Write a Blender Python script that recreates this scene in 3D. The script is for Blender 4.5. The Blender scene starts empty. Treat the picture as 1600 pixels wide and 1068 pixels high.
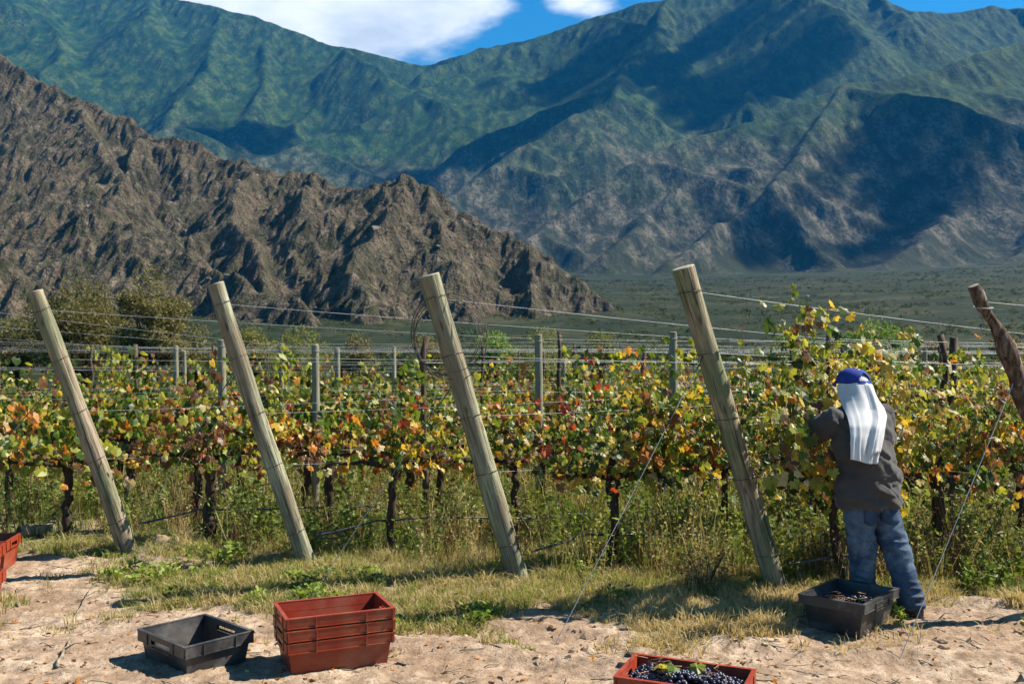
import bpy, bmesh, math, random
import numpy as np
from mathutils import Vector, Matrix, Euler, noise as mnoise

random.seed(7)
RNG = np.random.default_rng(11)
scene = bpy.context.scene
COL = scene.collection
PI = math.pi

# ------------------------------------------------------------------ camera, sky, sun, exposure
F = 1460.0           # focal length in photo pixels (photo is 1600 wide)
HZ = 560.0           # horizon row in the photo
CH = 1.70            # eye height
cd = bpy.data.cameras.new('camera')
cam = bpy.data.objects.new('camera', cd)
COL.objects.link(cam)
cam.location = (0, 0, CH)
cam.rotation_euler = (PI / 2, 0, 0)
cd.sensor_width = 36.0
cd.lens = F / 1600 * 36
cd.shift_y = (HZ - 534) / 1600
cd.clip_start = 0.1
cd.clip_end = 60000
cd.dof.use_dof = True
cd.dof.focus_distance = 6.9
cd.dof.aperture_fstop = 5.0
scene.camera = cam

SUN_AZ = math.radians(12)            # towards the sun, angle from +X
SUN_EL = math.radians(47)
SUN_DIR = Vector((math.cos(SUN_AZ) * math.cos(SUN_EL), math.sin(SUN_AZ) * math.cos(SUN_EL), math.sin(SUN_EL)))

world = bpy.data.worlds.new('World')
scene.world = world
world.use_nodes = True
wt = world.node_tree
wt.nodes.clear()


def N(nt, kind, **kw):
    n = nt.nodes.new(kind)
    for k, v in kw.items():
        if k.startswith('i_'):
            n.inputs[int(k[2:])].default_value = v
        else:
            setattr(n, k, v)
    return n


def mth(nt, op, a, b=None, clamp=False):
    n = nt.nodes.new('ShaderNodeMath')
    n.operation = op
    n.use_clamp = clamp
    for i, v in enumerate((a, b)):
        if v is None:
            continue
        if isinstance(v, (int, float)):
            n.inputs[i].default_value = v
        else:
            nt.links.new(v, n.inputs[i])
    return n.outputs[0]


def ramp(nt, fac, stops, interp='LINEAR'):
    n = nt.nodes.new('ShaderNodeValToRGB')
    n.color_ramp.interpolation = interp
    el = n.color_ramp.elements
    while len(el) < len(stops):
        el.new(0.5)
    for e, (p, c) in zip(el, stops):
        e.position = p
        e.color = (c[0], c[1], c[2], 1) if not isinstance(c, (int, float)) else (c, c, c, 1)
    nt.links.new(fac, n.inputs[0])
    return n.outputs[0]


def mixc(nt, fac, a, b, blend='MIX'):
    n = nt.nodes.new('ShaderNodeMix')
    n.data_type = 'RGBA'
    n.blend_type = blend
    for s, v in ((n.inputs[0], fac), (n.inputs[6], a), (n.inputs[7], b)):
        if isinstance(v, (int, float)):
            s.default_value = v
        elif isinstance(v, tuple):
            s.default_value = (v[0], v[1], v[2], 1)
        else:
            nt.links.new(v, s)
    return n.outputs[2]


def noise_n(nt, vec, scale, detail=4, rough=0.55, dist=0.0):
    n = nt.nodes.new('ShaderNodeTexNoise')
    n.inputs['Scale'].default_value = scale
    n.inputs['Detail'].default_value = detail
    n.inputs['Roughness'].default_value = rough
    n.inputs['Distortion'].default_value = dist
    if vec is not None:
        nt.links.new(vec, n.inputs['Vector'])
    return n.outputs[0]


sky = N(wt, 'ShaderNodeTexSky', sky_type='NISHITA')
sky.sun_disc = False
sky.sun_elevation = SUN_EL
sky.sun_rotation = PI / 2 - SUN_AZ
sky.altitude = 1700
sky.air_density = 1.0
sky.dust_density = 0.25
sky.ozone_density = 2.0
# fair-weather cumulus drawn over the whole sky by direction
tc = N(wt, 'ShaderNodeTexCoord')
mp = N(wt, 'ShaderNodeMapping')
mp.inputs['Scale'].default_value = (1.0, 1.0, 2.6)
mp.inputs['Location'].default_value = (0.37, 0.55, 0.1)
wt.links.new(tc.outputs['Generated'], mp.inputs[0])
cn = noise_n(wt, mp.outputs[0], 3.1, 9, 0.55, 0.15)


def sky_blob(px, py, rx, ry):
    d = Vector(((px - 800) / F, 1.0, (HZ - py) / F)).normalized()
    s = N(wt, 'ShaderNodeVectorMath', operation='SUBTRACT')
    wt.links.new(tc.outputs['Generated'], s.inputs[0])
    s.inputs[1].default_value = d
    m = N(wt, 'ShaderNodeVectorMath', operation='MULTIPLY')
    wt.links.new(s.outputs[0], m.inputs[0])
    m.inputs[1].default_value = (F / rx, 1.0, F / ry)
    l = N(wt, 'ShaderNodeVectorMath', operation='LENGTH')
    wt.links.new(m.outputs[0], l.inputs[0])
    return mth(wt, 'SUBTRACT', 1.0, l.outputs['Value'], clamp=True)


b1 = sky_blob(560, 20, 330, 125)
b2 = sky_blob(905, 0, 110, 60)
b3 = sky_blob(300, -60, 330, 130)
clear = sky_blob(1050, 60, 700, 210)
bl = mth(wt, 'MAXIMUM', mth(wt, 'MAXIMUM', b1, mth(wt, 'MULTIPLY', b2, 0.55)), b3)
cov = mth(wt, 'ADD', cn, mth(wt, 'MULTIPLY', bl, 0.42))
cov = mth(wt, 'SUBTRACT', cov, mth(wt, 'MULTIPLY', clear, 0.16))
cmask = ramp(wt, cov, [(0.56, 0.0), (0.68, 1.0)], 'EASE')
cshade = ramp(wt, noise_n(wt, mp.outputs[0], 6.5, 6, 0.55), [(0.3, (5.4, 6.2, 7.2)), (0.60, (10.5, 10.7, 11.0))])
skyc = mixc(wt, 1.0, sky.outputs[0], (0.22, 1.0, 1.30), 'MULTIPLY')
skymix = mixc(wt, cmask, skyc, cshade)
bg = N(wt, 'ShaderNodeBackground')
bg.inputs['Strength'].default_value = 0.05
wt.links.new(skymix, bg.inputs[0])
wo = N(wt, 'ShaderNodeOutputWorld')
wt.links.new(bg.outputs[0], wo.inputs[0])

sl = bpy.data.lights.new('sun', 'SUN')
sl.energy = 5.0
sl.angle = math.radians(0.53)
sl.color = (1.0, 0.94, 0.84)
sun = bpy.data.objects.new('sun', sl)
COL.objects.link(sun)
sun.rotation_euler = SUN_DIR.to_track_quat('Z', 'Y').to_euler()

scene.view_settings.view_transform = 'Standard'
scene.view_settings.look = 'None'
scene.view_settings.exposure = 1.34
scene.view_settings.gamma = 1.0
cy = scene.cycles
cy.max_bounces = 5
cy.diffuse_bounces = 1
cy.use_adaptive_sampling = True
cy.adaptive_threshold = 0.03
cy.glossy_bounces = 2
cy.transmission_bounces = 3
cy.volume_bounces = 0
cy.transparent_max_bounces = 10
cy.use_denoising = True
cy.caustics_reflective = False
cy.caustics_refractive = False

# ------------------------------------------------------------------ helpers
ROW = Vector((0.90, 0.436, 0)).normalized()
ROWA = math.atan2(ROW.y, ROW.x)


def G(px, py, z=0.0):
    """world point at height z seen at photo pixel px, py"""
    y = F * (CH - z) / (py - HZ)
    return Vector(((px - 800) / F * y, y, z))


def A(px, py, y):
    """world point at depth y seen at photo pixel px, py"""
    return Vector(((px - 800) / F * y, y, CH + (HZ - py) / F * y))


class MB:
    def __init__(s):
        s.v, s.l, s.t, s.m, s.n = [], [], [], [], 0

    def add(s, V, Fc, mi=0):
        V = np.asarray(V, dtype=np.float32).reshape(-1, 3)
        if isinstance(Fc, np.ndarray):
            s.l.append((Fc + s.n).astype(np.int32).ravel())
            s.t.append(np.full(len(Fc), Fc.shape[1], np.int32))
            s.m.append(np.full(len(Fc), mi, np.int32) if np.isscalar(mi) else np.asarray(mi, np.int32))
        else:
            for f in Fc:
                s.l.append(np.asarray(f, np.int32) + s.n)
            s.t.append(np.array([len(f) for f in Fc], np.int32))
            s.m.append(np.full(len(Fc), mi, np.int32))
        s.v.append(V)
        s.n += len(V)
        return s

    def mesh(s, name, mats, smooth=True):
        me = bpy.data.meshes.new(name)
        V = np.concatenate(s.v)
        L = np.concatenate(s.l)
        T = np.concatenate(s.t)
        me.vertices.add(len(V))
        me.vertices.foreach_set('co', V.ravel())
        me.loops.add(len(L))
        me.loops.foreach_set('vertex_index', L)
        me.polygons.add(len(T))
        st = np.zeros(len(T), np.int32)
        st[1:] = np.cumsum(T)[:-1]
        me.polygons.foreach_set('loop_start', st)
        me.polygons.foreach_set('loop_total', T)
        me.polygons.foreach_set('material_index', np.concatenate(s.m))
        me.polygons.foreach_set('use_smooth', np.full(len(T), smooth))
        for m in (mats if isinstance(mats, (list, tuple)) else [mats]):
            me.materials.append(m)
        me.update(calc_edges=True)
        return me

    def build(s, name, mats, parent=None, smooth=True, **kw):
        return link(name, s.mesh(name, mats, smooth), parent, **kw)


def link(name, me, parent=None, label=None, cat=None, group=None, kind=None, loc=None, rot=None):
    o = bpy.data.objects.new(name, me)
    COL.objects.link(o)
    if parent is not None:
        o.parent = parent
    if loc is not None:
        o.location = loc
    if rot is not None:
        o.rotation_euler = rot
    for k, v in (('label', label), ('category', cat), ('group', group), ('kind', kind)):
        if v:
            o[k] = v
    return o


def tube(pts, radii, sides=8, cap=True):
    pts = [Vector(p) for p in pts]
    n = len(pts)
    if np.isscalar(radii):
        radii = [radii] * n
    V, Fc = [], []
    up = Vector((0.13, 0.31, 0.94))
    for i, p in enumerate(pts):
        t = (pts[min(i + 1, n - 1)] - pts[max(i - 1, 0)]).normalized()
        a = t.cross(up)
        if a.length < 0.15:
            a = t.cross(Vector((1, 0, 0)))
        a.normalize()
        b = t.cross(a)
        for k in range(sides):
            w = 2 * PI * k / sides
            V.append(p + (a * math.cos(w) + b * math.sin(w)) * radii[i])
    for i in range(n - 1):
        for k in range(sides):
            k2 = (k + 1) % sides
            Fc.append((i * sides + k, i * sides + k2, (i + 1) * sides + k2, (i + 1) * sides + k))
    if cap:
        Fc.append(tuple(range(sides - 1, -1, -1)))
        Fc.append(tuple(range((n - 1) * sides, n * sides)))
    return [tuple(v) for v in V], Fc


def boxv(x0, x1, y0, y1, z0, z1):
    V = [(x, y, z) for z in (z0, z1) for y in (y0, y1) for x in (x0, x1)]
    return V, [(0, 2, 3, 1), (4, 5, 7, 6), (0, 1, 5, 4), (2, 6, 7, 3), (0, 4, 6, 2), (1, 3, 7, 5)]


# vectorised gradient noise
def _hash(ix, iy, seed):
    h = (ix.astype(np.int64) * 374761393 + iy.astype(np.int64) * 668265263 + seed * 1442695041) & 0x7fffffff
    h = ((h ^ (h >> 13)) * 1274126177) & 0x7fffffff
    return (h ^ (h >> 16)) & 0xffff


def pnoise(x, y, seed=0):
    x = np.asarray(x, float)
    y = np.asarray(y, float)
    ix, iy = np.floor(x), np.floor(y)
    fx, fy = x - ix, y - iy
    u = fx * fx * fx * (fx * (fx * 6 - 15) + 10)
    v = fy * fy * fy * (fy * (fy * 6 - 15) + 10)

    def g(dx, dy):
        a = _hash(ix + dx, iy + dy, seed) * (2 * PI / 65536.0)
        return np.cos(a) * (fx - dx) + np.sin(a) * (fy - dy)
    a = g(0, 0) * (1 - u) + g(1, 0) * u
    b = g(0, 1) * (1 - u) + g(1, 1) * u
    return (a * (1 - v) + b * v) * 1.5


def fbm(x, y, octv=5, seed=0, gain=0.5, ridged=False):
    s = 0.0
    a = 1.0
    t = 0.0
    f = 1.0
    for o in range(octv):
        n = pnoise(x * f + 17.3 * o, y * f - 9.1 * o, seed + o)
        s = s + a * ((1 - 2 * np.abs(n)) if ridged else n)
        t += a
        a *= gain
        f *= 2.03
    return s / t


# ------------------------------------------------------------------ materials
def newmat(name, rough=0.8, spec=0.3):
    m = bpy.data.materials.new(name)
    m.use_nodes = True
    nt = m.node_tree
    b = nt.nodes['Principled BSDF']
    b.inputs['Roughness'].default_value = rough
    b.inputs['Specular IOR Level'].default_value = spec
    return m, nt, b


def objco(nt):
    return N(nt, 'ShaderNodeTexCoord').outputs['Object']


def mapped(nt, vec, scale):
    m = N(nt, 'ShaderNodeMapping')
    m.inputs['Scale'].default_value = scale
    nt.links.new(vec, m.inputs[0])
    return m.outputs[0]


def bump(nt, b, h, strength, dist):
    n = N(nt, 'ShaderNodeBump')
    n.inputs['Strength'].default_value = strength
    n.inputs['Distance'].default_value = dist
    nt.links.new(h, n.inputs['Height'])
    nt.links.new(n.outputs[0], b.inputs['Normal'])


def simple(name, c0, c1, scale, rough=0.8, spec=0.3, bs=0.0, bd=0.01, stretch=None, metallic=0.0, detail=5):
    m, nt, b = newmat(name, rough, spec)
    v = objco(nt)
    if stretch:
        v = mapped(nt, v, stretch)
    n = noise_n(nt, v, scale, detail, 0.6)
    nt.links.new(ramp(nt, n, [(0.3, c0), (0.7, c1)]), b.inputs['Base Color'])
    b.inputs['Metallic'].default_value = metallic
    if bs:
        bump(nt, b, n, bs, bd)
    return m


def leafmat(name, c0, c1, trans=0.45, rough=0.45, scale=14.0, spec=0.35, spot=None):
    m, nt, b = newmat(name, rough, spec)
    n = noise_n(nt, objco(nt), scale, 3, 0.6)
    rnd = N(nt, 'ShaderNodeObjectInfo').outputs['Random']
    f = mth(nt, 'ADD', mth(nt, 'MULTIPLY', n, 0.8), mth(nt, 'MULTIPLY', rnd, 0.25))
    c = ramp(nt, f, [(0.28, c0), (0.8, c1)])
    if spot:
        c = mixc(nt, ramp(nt, noise_n(nt, objco(nt), scale * 2.2, 2), [(0.58, 0.0), (0.68, 0.85)]), c, spot)
    nt.links.new(c, b.inputs['Base Color'])
    t = N(nt, 'ShaderNodeBsdfTranslucent')
    nt.links.new(mixc(nt, 1.0, c, (1.35, 1.25, 0.75), 'MULTIPLY'), t.inputs[0])
    mx = N(nt, 'ShaderNodeMixShader')
    mx.inputs[0].default_value = trans
    nt.links.new(b.outputs[0], mx.inputs[1])
    nt.links.new(t.outputs[0], mx.inputs[2])
    nt.links.new(mx.outputs[0], nt.nodes['Material Output'].inputs[0])
    return m


BR = (0.16, 0.075, 0.03)
LEAF = [
    leafmat('leaf_green', (0.055, 0.10, 0.012), (0.13, 0.19, 0.025)),
    leafmat('leaf_dark_green', (0.025, 0.050, 0.010), (0.060, 0.095, 0.016)),
    leafmat('leaf_yellow_green', (0.20, 0.23, 0.025), (0.36, 0.36, 0.06), spot=(0.30, 0.16, 0.03)),
    leafmat('leaf_yellow', (0.46, 0.31, 0.03), (0.62, 0.45, 0.07), spot=(0.40, 0.17, 0.03)),
    leafmat('leaf_orange', (0.42, 0.13, 0.02), (0.56, 0.26, 0.04), spot=BR),
    leafmat('leaf_red', (0.24, 0.028, 0.016), (0.42, 0.075, 0.03), spot=BR),
    leafmat('leaf_brown', (0.10, 0.045, 0.022), (0.26, 0.13, 0.06)),
    leafmat('leaf_pale', (0.42, 0.36, 0.18), (0.62, 0.54, 0.34), rough=0.55),
]


def wood_mat(name, base, pale_grain, stain, seed):
    m, nt, b = newmat(name, 0.85, 0.2)
    v = objco(nt)
    st = mapped(nt, v, (9, 9, 0.55))
    grain = noise_n(nt, st, 5.0, 8, 0.65, 0.3)
    big = noise_n(nt, mapped(nt, v, (2.2, 2.2, 0.9)), 1.9 + seed * 0.13, 3, 0.5)
    c = ramp(nt, grain, [(0.36, tuple(k * 0.6 for k in base)), (0.62, pale_grain)])  # wood's own dark and pale tones, spread by the grain noise
    c = mixc(nt, ramp(nt, big, [(0.46, 0.0), (0.56, 0.8)]), c, mixc(nt, grain, tuple(k * 0.45 for k in stain), tuple(k * 1.3 for k in stain)))
    crack = noise_n(nt, mapped(nt, v, (26, 26, 0.5)), 2.4, 3, 0.7)
    cr = ramp(nt, crack, [(0.37, 1.0), (0.43, 0.0)])
    c = mixc(nt, mth(nt, 'MULTIPLY', cr, 0.75), c, (0.045, 0.032, 0.022))
    knot = N(nt, 'ShaderNodeTexVoronoi')
    knot.inputs['Scale'].default_value = 3.2
    nt.links.new(mapped(nt, v, (3, 3, 0.9)), knot.inputs['Vector'])
    c = mixc(nt, ramp(nt, knot.outputs['Distance'], [(0.06, 0.9), (0.15, 0.0)]), c, (0.09, 0.055, 0.03))
    nt.links.new(c, b.inputs['Base Color'])
    h = mth(nt, 'SUBTRACT', grain, mth(nt, 'MULTIPLY', cr, 0.8))
    bump(nt, b, h, 0.7, 0.008)
    return m


WOOD = [wood_mat('treated_wood_tan', (0.20, 0.15, 0.095), (0.36, 0.285, 0.19), (0.17, 0.18, 0.10), 0),
        wood_mat('treated_wood_sage', (0.19, 0.185, 0.115), (0.36, 0.345, 0.23), (0.20, 0.155, 0.10), 1),
        wood_mat('treated_wood_green', (0.17, 0.165, 0.10), (0.33, 0.315, 0.20), (0.22, 0.175, 0.115), 2),
        wood_mat('treated_wood_mixed', (0.19, 0.155, 0.095), (0.35, 0.285, 0.185), (0.15, 0.175, 0.085), 3)]
ENDGRAIN = simple('end_grain', (0.20, 0.17, 0.12), (0.42, 0.37, 0.28), 26, 0.9, 0.1, 0.3, 0.004)
GREYPOST = simple('weathered_post', (0.13, 0.125, 0.085), (0.27, 0.25, 0.175), 6, 0.9, 0.1, 0.3, 0.004, stretch=(6, 6, 0.7))
DARKPOST = simple('dark_stake', (0.035, 0.025, 0.018), (0.13, 0.09, 0.065), 8, 0.95, 0.1, 0.4, 0.006, stretch=(6, 6, 0.8))
BARK = simple('vine_bark', (0.022, 0.015, 0.011), (0.085, 0.058, 0.042), 22, 0.95, 0.1, 0.8, 0.012, stretch=(3, 3, 0.6))
CANE = simple('cane_wood', (0.16, 0.075, 0.035), (0.36, 0.20, 0.11), 14, 0.7, 0.2)
GNARL = None
WIRE = simple('galvanised_wire', (0.22, 0.22, 0.22), (0.42, 0.42, 0.42), 4, 0.5, 0.5, metallic=0.3)
RUST = simple('rusty_wire', (0.045, 0.035, 0.03), (0.13, 0.10, 0.085), 6, 0.6, 0.4, metallic=0.4)
DRIP = simple('drip_tube_black', (0.02, 0.02, 0.022), (0.06, 0.06, 0.065), 5, 0.4, 0.5)

# gnarled bark post
m, nt, b = newmat('gnarled_bark', 0.9, 0.15)
v = objco(nt)
n1 = noise_n(nt, mapped(nt, v, (9, 9, 2.6)), 3.6, 6, 0.7, 0.8)
n2 = noise_n(nt, mapped(nt, v, (5, 5, 2.5)), 2.2, 4, 0.6)
c = ramp(nt, n1, [(0.36, (0.022, 0.015, 0.011)), (0.5, (0.085, 0.055, 0.038)), (0.66, (0.22, 0.155, 0.11))])
c = mixc(nt, ramp(nt, n2, [(0.55, 0.0), (0.61, 0.9)]), c, (0.34, 0.25, 0.175))
nt.links.new(c, b.inputs['Base Color'])
bump(nt, b, n1, 0.9, 0.02)
GNARL = m

# ------------------------------------------------------------------ ground
GRASS_EDGE = np.array([(-200, 872), (0, 876), (120, 885), (150, 925), (215, 962), (330, 958), (420, 972), (560, 995), (640, 1000),
                       (720, 985), (830, 965), (930, 968), (985, 992), (1000, 1020), (1060, 1030), (1200, 1015), (1260, 985),
                       (1300, 965), (1450, 955), (1600, 968), (1800, 975)], float)


def pix(x, y):
    yy = np.maximum(np.asarray(y, float), 0.5)
    return 800 + F * np.asarray(x, float) / yy, HZ + F * CH / yy


def grass_amount(x, y):
    px, py = pix(x, y)
    e = np.interp(px, GRASS_EDGE[:, 0], GRASS_EDGE[:, 1])
    d = (e - py) / 22.0 + 1.5 * fbm(np.asarray(x) * 1.7, np.asarray(y) * 1.7, 4, 5)
    d = np.clip(d, 0, 1)
    # bare rutted soil by the leftmost post
    bare = np.exp(-(((px - 130) / 170) ** 2 + ((py - 884) / 17) ** 2)) * 1.2
    bare2 = np.exp(-(((px - 60) / 130) ** 2 + ((py - 920) / 25) ** 2)) * 0.7
    return np.clip(d - bare - bare2, 0, 1)


def gz(x, y):
    x = np.asarray(x, float)
    y = np.asarray(y, float)
    px, py = pix(x, y)
    near = np.clip((30 - y) / 20, 0, 1) * np.clip((30 - np.abs(x)) / 15, 0, 1)
    z = 0.05 * fbm(x * 0.55, y * 0.55, 3, 21) + 0.020 * fbm(x * 2.3, y * 2.3, 4, 31)
    ga = grass_amount(x, y)
    rough = fbm(x * 7.5, y * 7.5, 4, 41, 0.6)
    z = z + (0.022 * rough + 0.013 * fbm(x * 21, y * 21, 3, 47, 0.6)) * (1 - 0.6 * ga) * np.clip((12 - y) / 3, 0, 1)
    # wheel ruts running along the headland
    s = x * 0.965 - y * 0.26 * 0 + 0
    q = y + 0.27 * x + 0.10 * np.sin(x * 1.3)
    for c0, w, dz in ((5.15, 0.10, -0.030), (5.38, 0.08, 0.030), (5.75, 0.11, -0.032), (6.0, 0.09, 0.03), (7.12, 0.08, -0.045), (6.98, 0.07, 0.035), (7.28, 0.07, 0.035)):
        z = z + dz * np.exp(-((q - c0) / w) ** 2) * (0.6 + 0.5 * fbm(x * 1.5, y * 1.5, 2, 61)) * (1 - 0.5 * ga)
    # spoil heap beside the leftmost post
    z = z + 0.13 * np.exp(-(((px - 262) / 50) ** 2 + ((py - 866) / 13) ** 2)) * (0.8 + 0.8 * rough)
    z = z + 0.05 * np.exp(-(((px - 1130) / 130) ** 2 + ((py - 985) / 35) ** 2))
    return z * near


def gz1(x, y):
    return float(gz(np.array([x]), np.array([y]))[0])


def plain(x, y):
    d = np.hypot(x, y)
    r = np.clip(d - 500, 0, None)
    z = 0.105 * np.where(d > 520, r, r * 0.5)
    z = 0.105 * (np.sqrt((d - 500) ** 2 + 120 ** 2) + (d - 500)) * 0.5 - 0.105 * (math.sqrt(500 ** 2 + 120 ** 2) - 500) * 0.5
    return np.where(y > 0, z, z * 0.3)


def axis(fine0, fine1, step, lo, hi, g=1.12):
    a = list(np.arange(fine0, fine1, step))
    s = step
    p = fine1
    while p < hi:
        a.append(p)
        s *= g
        p += s
    a.append(hi)
    s = step
    p = fine0
    b = []
    while p > lo:
        s *= g
        p -= s
        b.append(max(p, lo))
    return np.array(sorted(set(b + a)))


def grid_mesh(name, X, Y, Z, mat, smooth=True):
    ny, nx = X.shape
    V = np.stack([X, Y, Z], -1).reshape(-1, 3)
    i = np.arange(nx - 1)[None, :] + np.arange(ny - 1)[:, None] * nx
    Fq = np.stack([i, i + 1, i + nx + 1, i + nx], -1).reshape(-1, 4)
    return MB().add(V, Fq).mesh(name, mat, smooth)


m, nt, b = newmat('vineyard_soil', 0.95, 0.1)
v = objco(nt)
att = N(nt, 'ShaderNodeAttribute', attribute_name='cover')
n1 = noise_n(nt, v, 1.3, 5, 0.6)
n2 = noise_n(nt, v, 9.0, 5, 0.68)
n3 = noise_n(nt, v, 55.0, 3, 0.7)
c = ramp(nt, n2, [(0.32, (0.145, 0.098, 0.062)), (0.50, (0.32, 0.232, 0.158)), (0.70, (0.48, 0.375, 0.27))])
c = mixc(nt, ramp(nt, n1, [(0.42, 0.0), (0.62, 0.6)]), c, (0.20, 0.125, 0.075))
c = mixc(nt, ramp(nt, n3, [(0.36, 0.7), (0.46, 0.0)]), c, (0.12, 0.07, 0.04))
veg = ramp(nt, n2, [(0.3, (0.13, 0.105, 0.05)), (0.7, (0.27, 0.225, 0.12))])
c = mixc(nt, mth(nt, 'MULTIPLY', att.outputs['Fac'], 0.85), c, veg)
nt.links.new(c, b.inputs['Base Color'])
hh = mth(nt, 'ADD', mth(nt, 'MULTIPLY', n2, 0.7), mth(nt, 'MULTIPLY', n3, 0.35))
bump(nt, b, hh, 0.75, 0.03)
SOIL = m
m, nt, b = newmat('scrubland_soil', 0.95, 0.1)
v = objco(nt)
f1 = noise_n(nt, v, 0.012, 4, 0.65)
f2 = noise_n(nt, v, 0.09, 4, 0.7)
c = ramp(nt, mth(nt, 'ADD', mth(nt, 'MULTIPLY', f1, 0.5), mth(nt, 'MULTIPLY', f2, 0.5)),
         [(0.38, (0.005, 0.011, 0.003)), (0.5, (0.013, 0.020, 0.006)), (0.62, (0.050, 0.046, 0.020))])
nt.links.new(c, b.inputs['Base Color'])
FARSOIL = m

xs = axis(-4.2, 4.6, 0.021, -7400, 7400)
ys = axis(4.4, 9.0, 0.021, -60, 9400)
X, Y = np.meshgrid(xs, ys)
Z = gz(X, Y) + plain(X, Y) + 6.0 * fbm(X / 260, Y / 260, 4, 3) * np.clip((np.hypot(X, Y) - 150) / 400, 0, 1)
gme = grid_mesh('ground', X, Y, Z, [SOIL, FARSOIL])
dm = np.hypot(X[:-1, :-1], Y[:-1, :-1]) > 24
gme.polygons.foreach_set('material_index', dm.astype(np.int32).ravel())
at = gme.attributes.new('cover', 'FLOAT', 'POINT')
at.data.foreach_set('value', (grass_amount(X, Y) * np.where(Y > 0, 1, 0)).astype(np.float32).ravel())
link('ground', gme, label='pale sandy vineyard soil with ruts, running out to green scrubland', kind='structure')

# ------------------------------------------------------------------ terrain behind


def erode(H, cell, n, steps, seed, rate=0.35, cap=4.0):
    r = np.random.default_rng(seed)
    ny, nx = H.shape
    px = r.uniform(2, nx - 3, n)
    py = r.uniform(2, ny - 3, n)
    vx = np.zeros(n)
    vy = np.zeros(n)
    sed = np.zeros(n)
    sp = np.ones(n)
    wat = np.ones(n)
    for k in range(steps):
        ix = px.astype(int)
        iy = py.astype(int)
        fx = px - ix
        fy = py - iy
        h00 = H[iy, ix]
        h10 = H[iy, ix + 1]
        h01 = H[iy + 1, ix]
        h11 = H[iy + 1, ix + 1]
        gx = (h10 - h00) * (1 - fy) + (h11 - h01) * fy
        gy = (h01 - h00) * (1 - fx) + (h11 - h10) * fx
        h = (h00 * (1 - fx) + h10 * fx) * (1 - fy) + (h01 * (1 - fx) + h11 * fx) * fy
        vx = vx * 0.25 - gx * 0.75
        vy = vy * 0.25 - gy * 0.75
        l = np.hypot(vx, vy) + 1e-9
        vx /= l
        vy /= l
        qx = np.clip(px + vx, 1, nx - 3)
        qy = np.clip(py + vy, 1, ny - 3)
        jx = qx.astype(int)
        jy = qy.astype(int)
        ax = qx - jx
        ay = qy - jy
        hn = (H[jy, jx] * (1 - ax) + H[jy, jx + 1] * ax) * (1 - ay) + (H[jy + 1, jx] * (1 - ax) + H[jy + 1, jx + 1] * ax) * ay
        dh = hn - h
        c = np.maximum(-dh / cell, 0.01) * sp * wat * cap * cell * 0.25
        up = dh > 0
        dep = np.where(up, np.minimum(dh, sed), np.where(sed > c, (sed - c) * 0.2, 0))
        ero = np.where(~up & (sed <= c), np.minimum((c - sed) * rate, -dh * 0.6), 0)
        d = dep - ero
        sed = sed - d
        np.add.at(H, (iy, ix), d * (1 - fx) * (1 - fy))
        np.add.at(H, (iy, ix + 1), d * fx * (1 - fy))
        np.add.at(H, (iy + 1, ix), d * (1 - fx) * fy)
        np.add.at(H, (iy + 1, ix + 1), d * fx * fy)
        sp = np.sqrt(np.clip(sp * sp - dh / cell, 0.05, 6))
        wat *= 0.985
        px, py = qx, qy
    return H


def blur(H, k=1):
    for _ in range(k):
        P = np.pad(H, 1, 'edge')
        H = (P[1:-1, 1:-1] * 4 + P[:-2, 1:-1] * 2 + P[2:, 1:-1] * 2 + P[1:-1, :-2] * 2 + P[1:-1, 2:] * 2
             + P[:-2, :-2] + P[2:, :-2] + P[:-2, 2:] + P[2:, 2:]) / 16
    return H


def ridges(X, Y, rl, warp, wseed, sharp):
    """height of terrain raised from ridge lines (list of (points px,py,depth), slope)"""
    WX = X + warp * fbm(X / (warp * 7), Y / (warp * 7), 4, wseed)
    WY = Y + warp * fbm(X / (warp * 7) + 50, Y / (warp * 7), 4, wseed + 9)
    H = None
    for pts, slope in rl:
        best = np.full(X.shape, -1e9)
        W = [p if isinstance(p, Vector) else A(*p) for p in pts]
        for a, bq in zip(W[:-1], W[1:]):
            dx, dy = bq.x - a.x, bq.y - a.y
            t = np.clip(((WX - a.x) * dx + (WY - a.y) * dy) / (dx * dx + dy * dy + 1e-6), 0, 1)
            d = np.hypot(WX - a.x - t * dx, WY - a.y - t * dy)
            best = np.maximum(best, a.z + t * (bq.z - a.z) - slope * d)
        if H is None:
            H = best
        elif isinstance(pts[0], Vector):
            H = np.maximum(H, best)
        else:
            k = sharp
            hi = np.maximum(H, best)
            H = hi + np.log1p(np.exp(-np.abs(H - best) / k)) * k - 0
    return H


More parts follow.
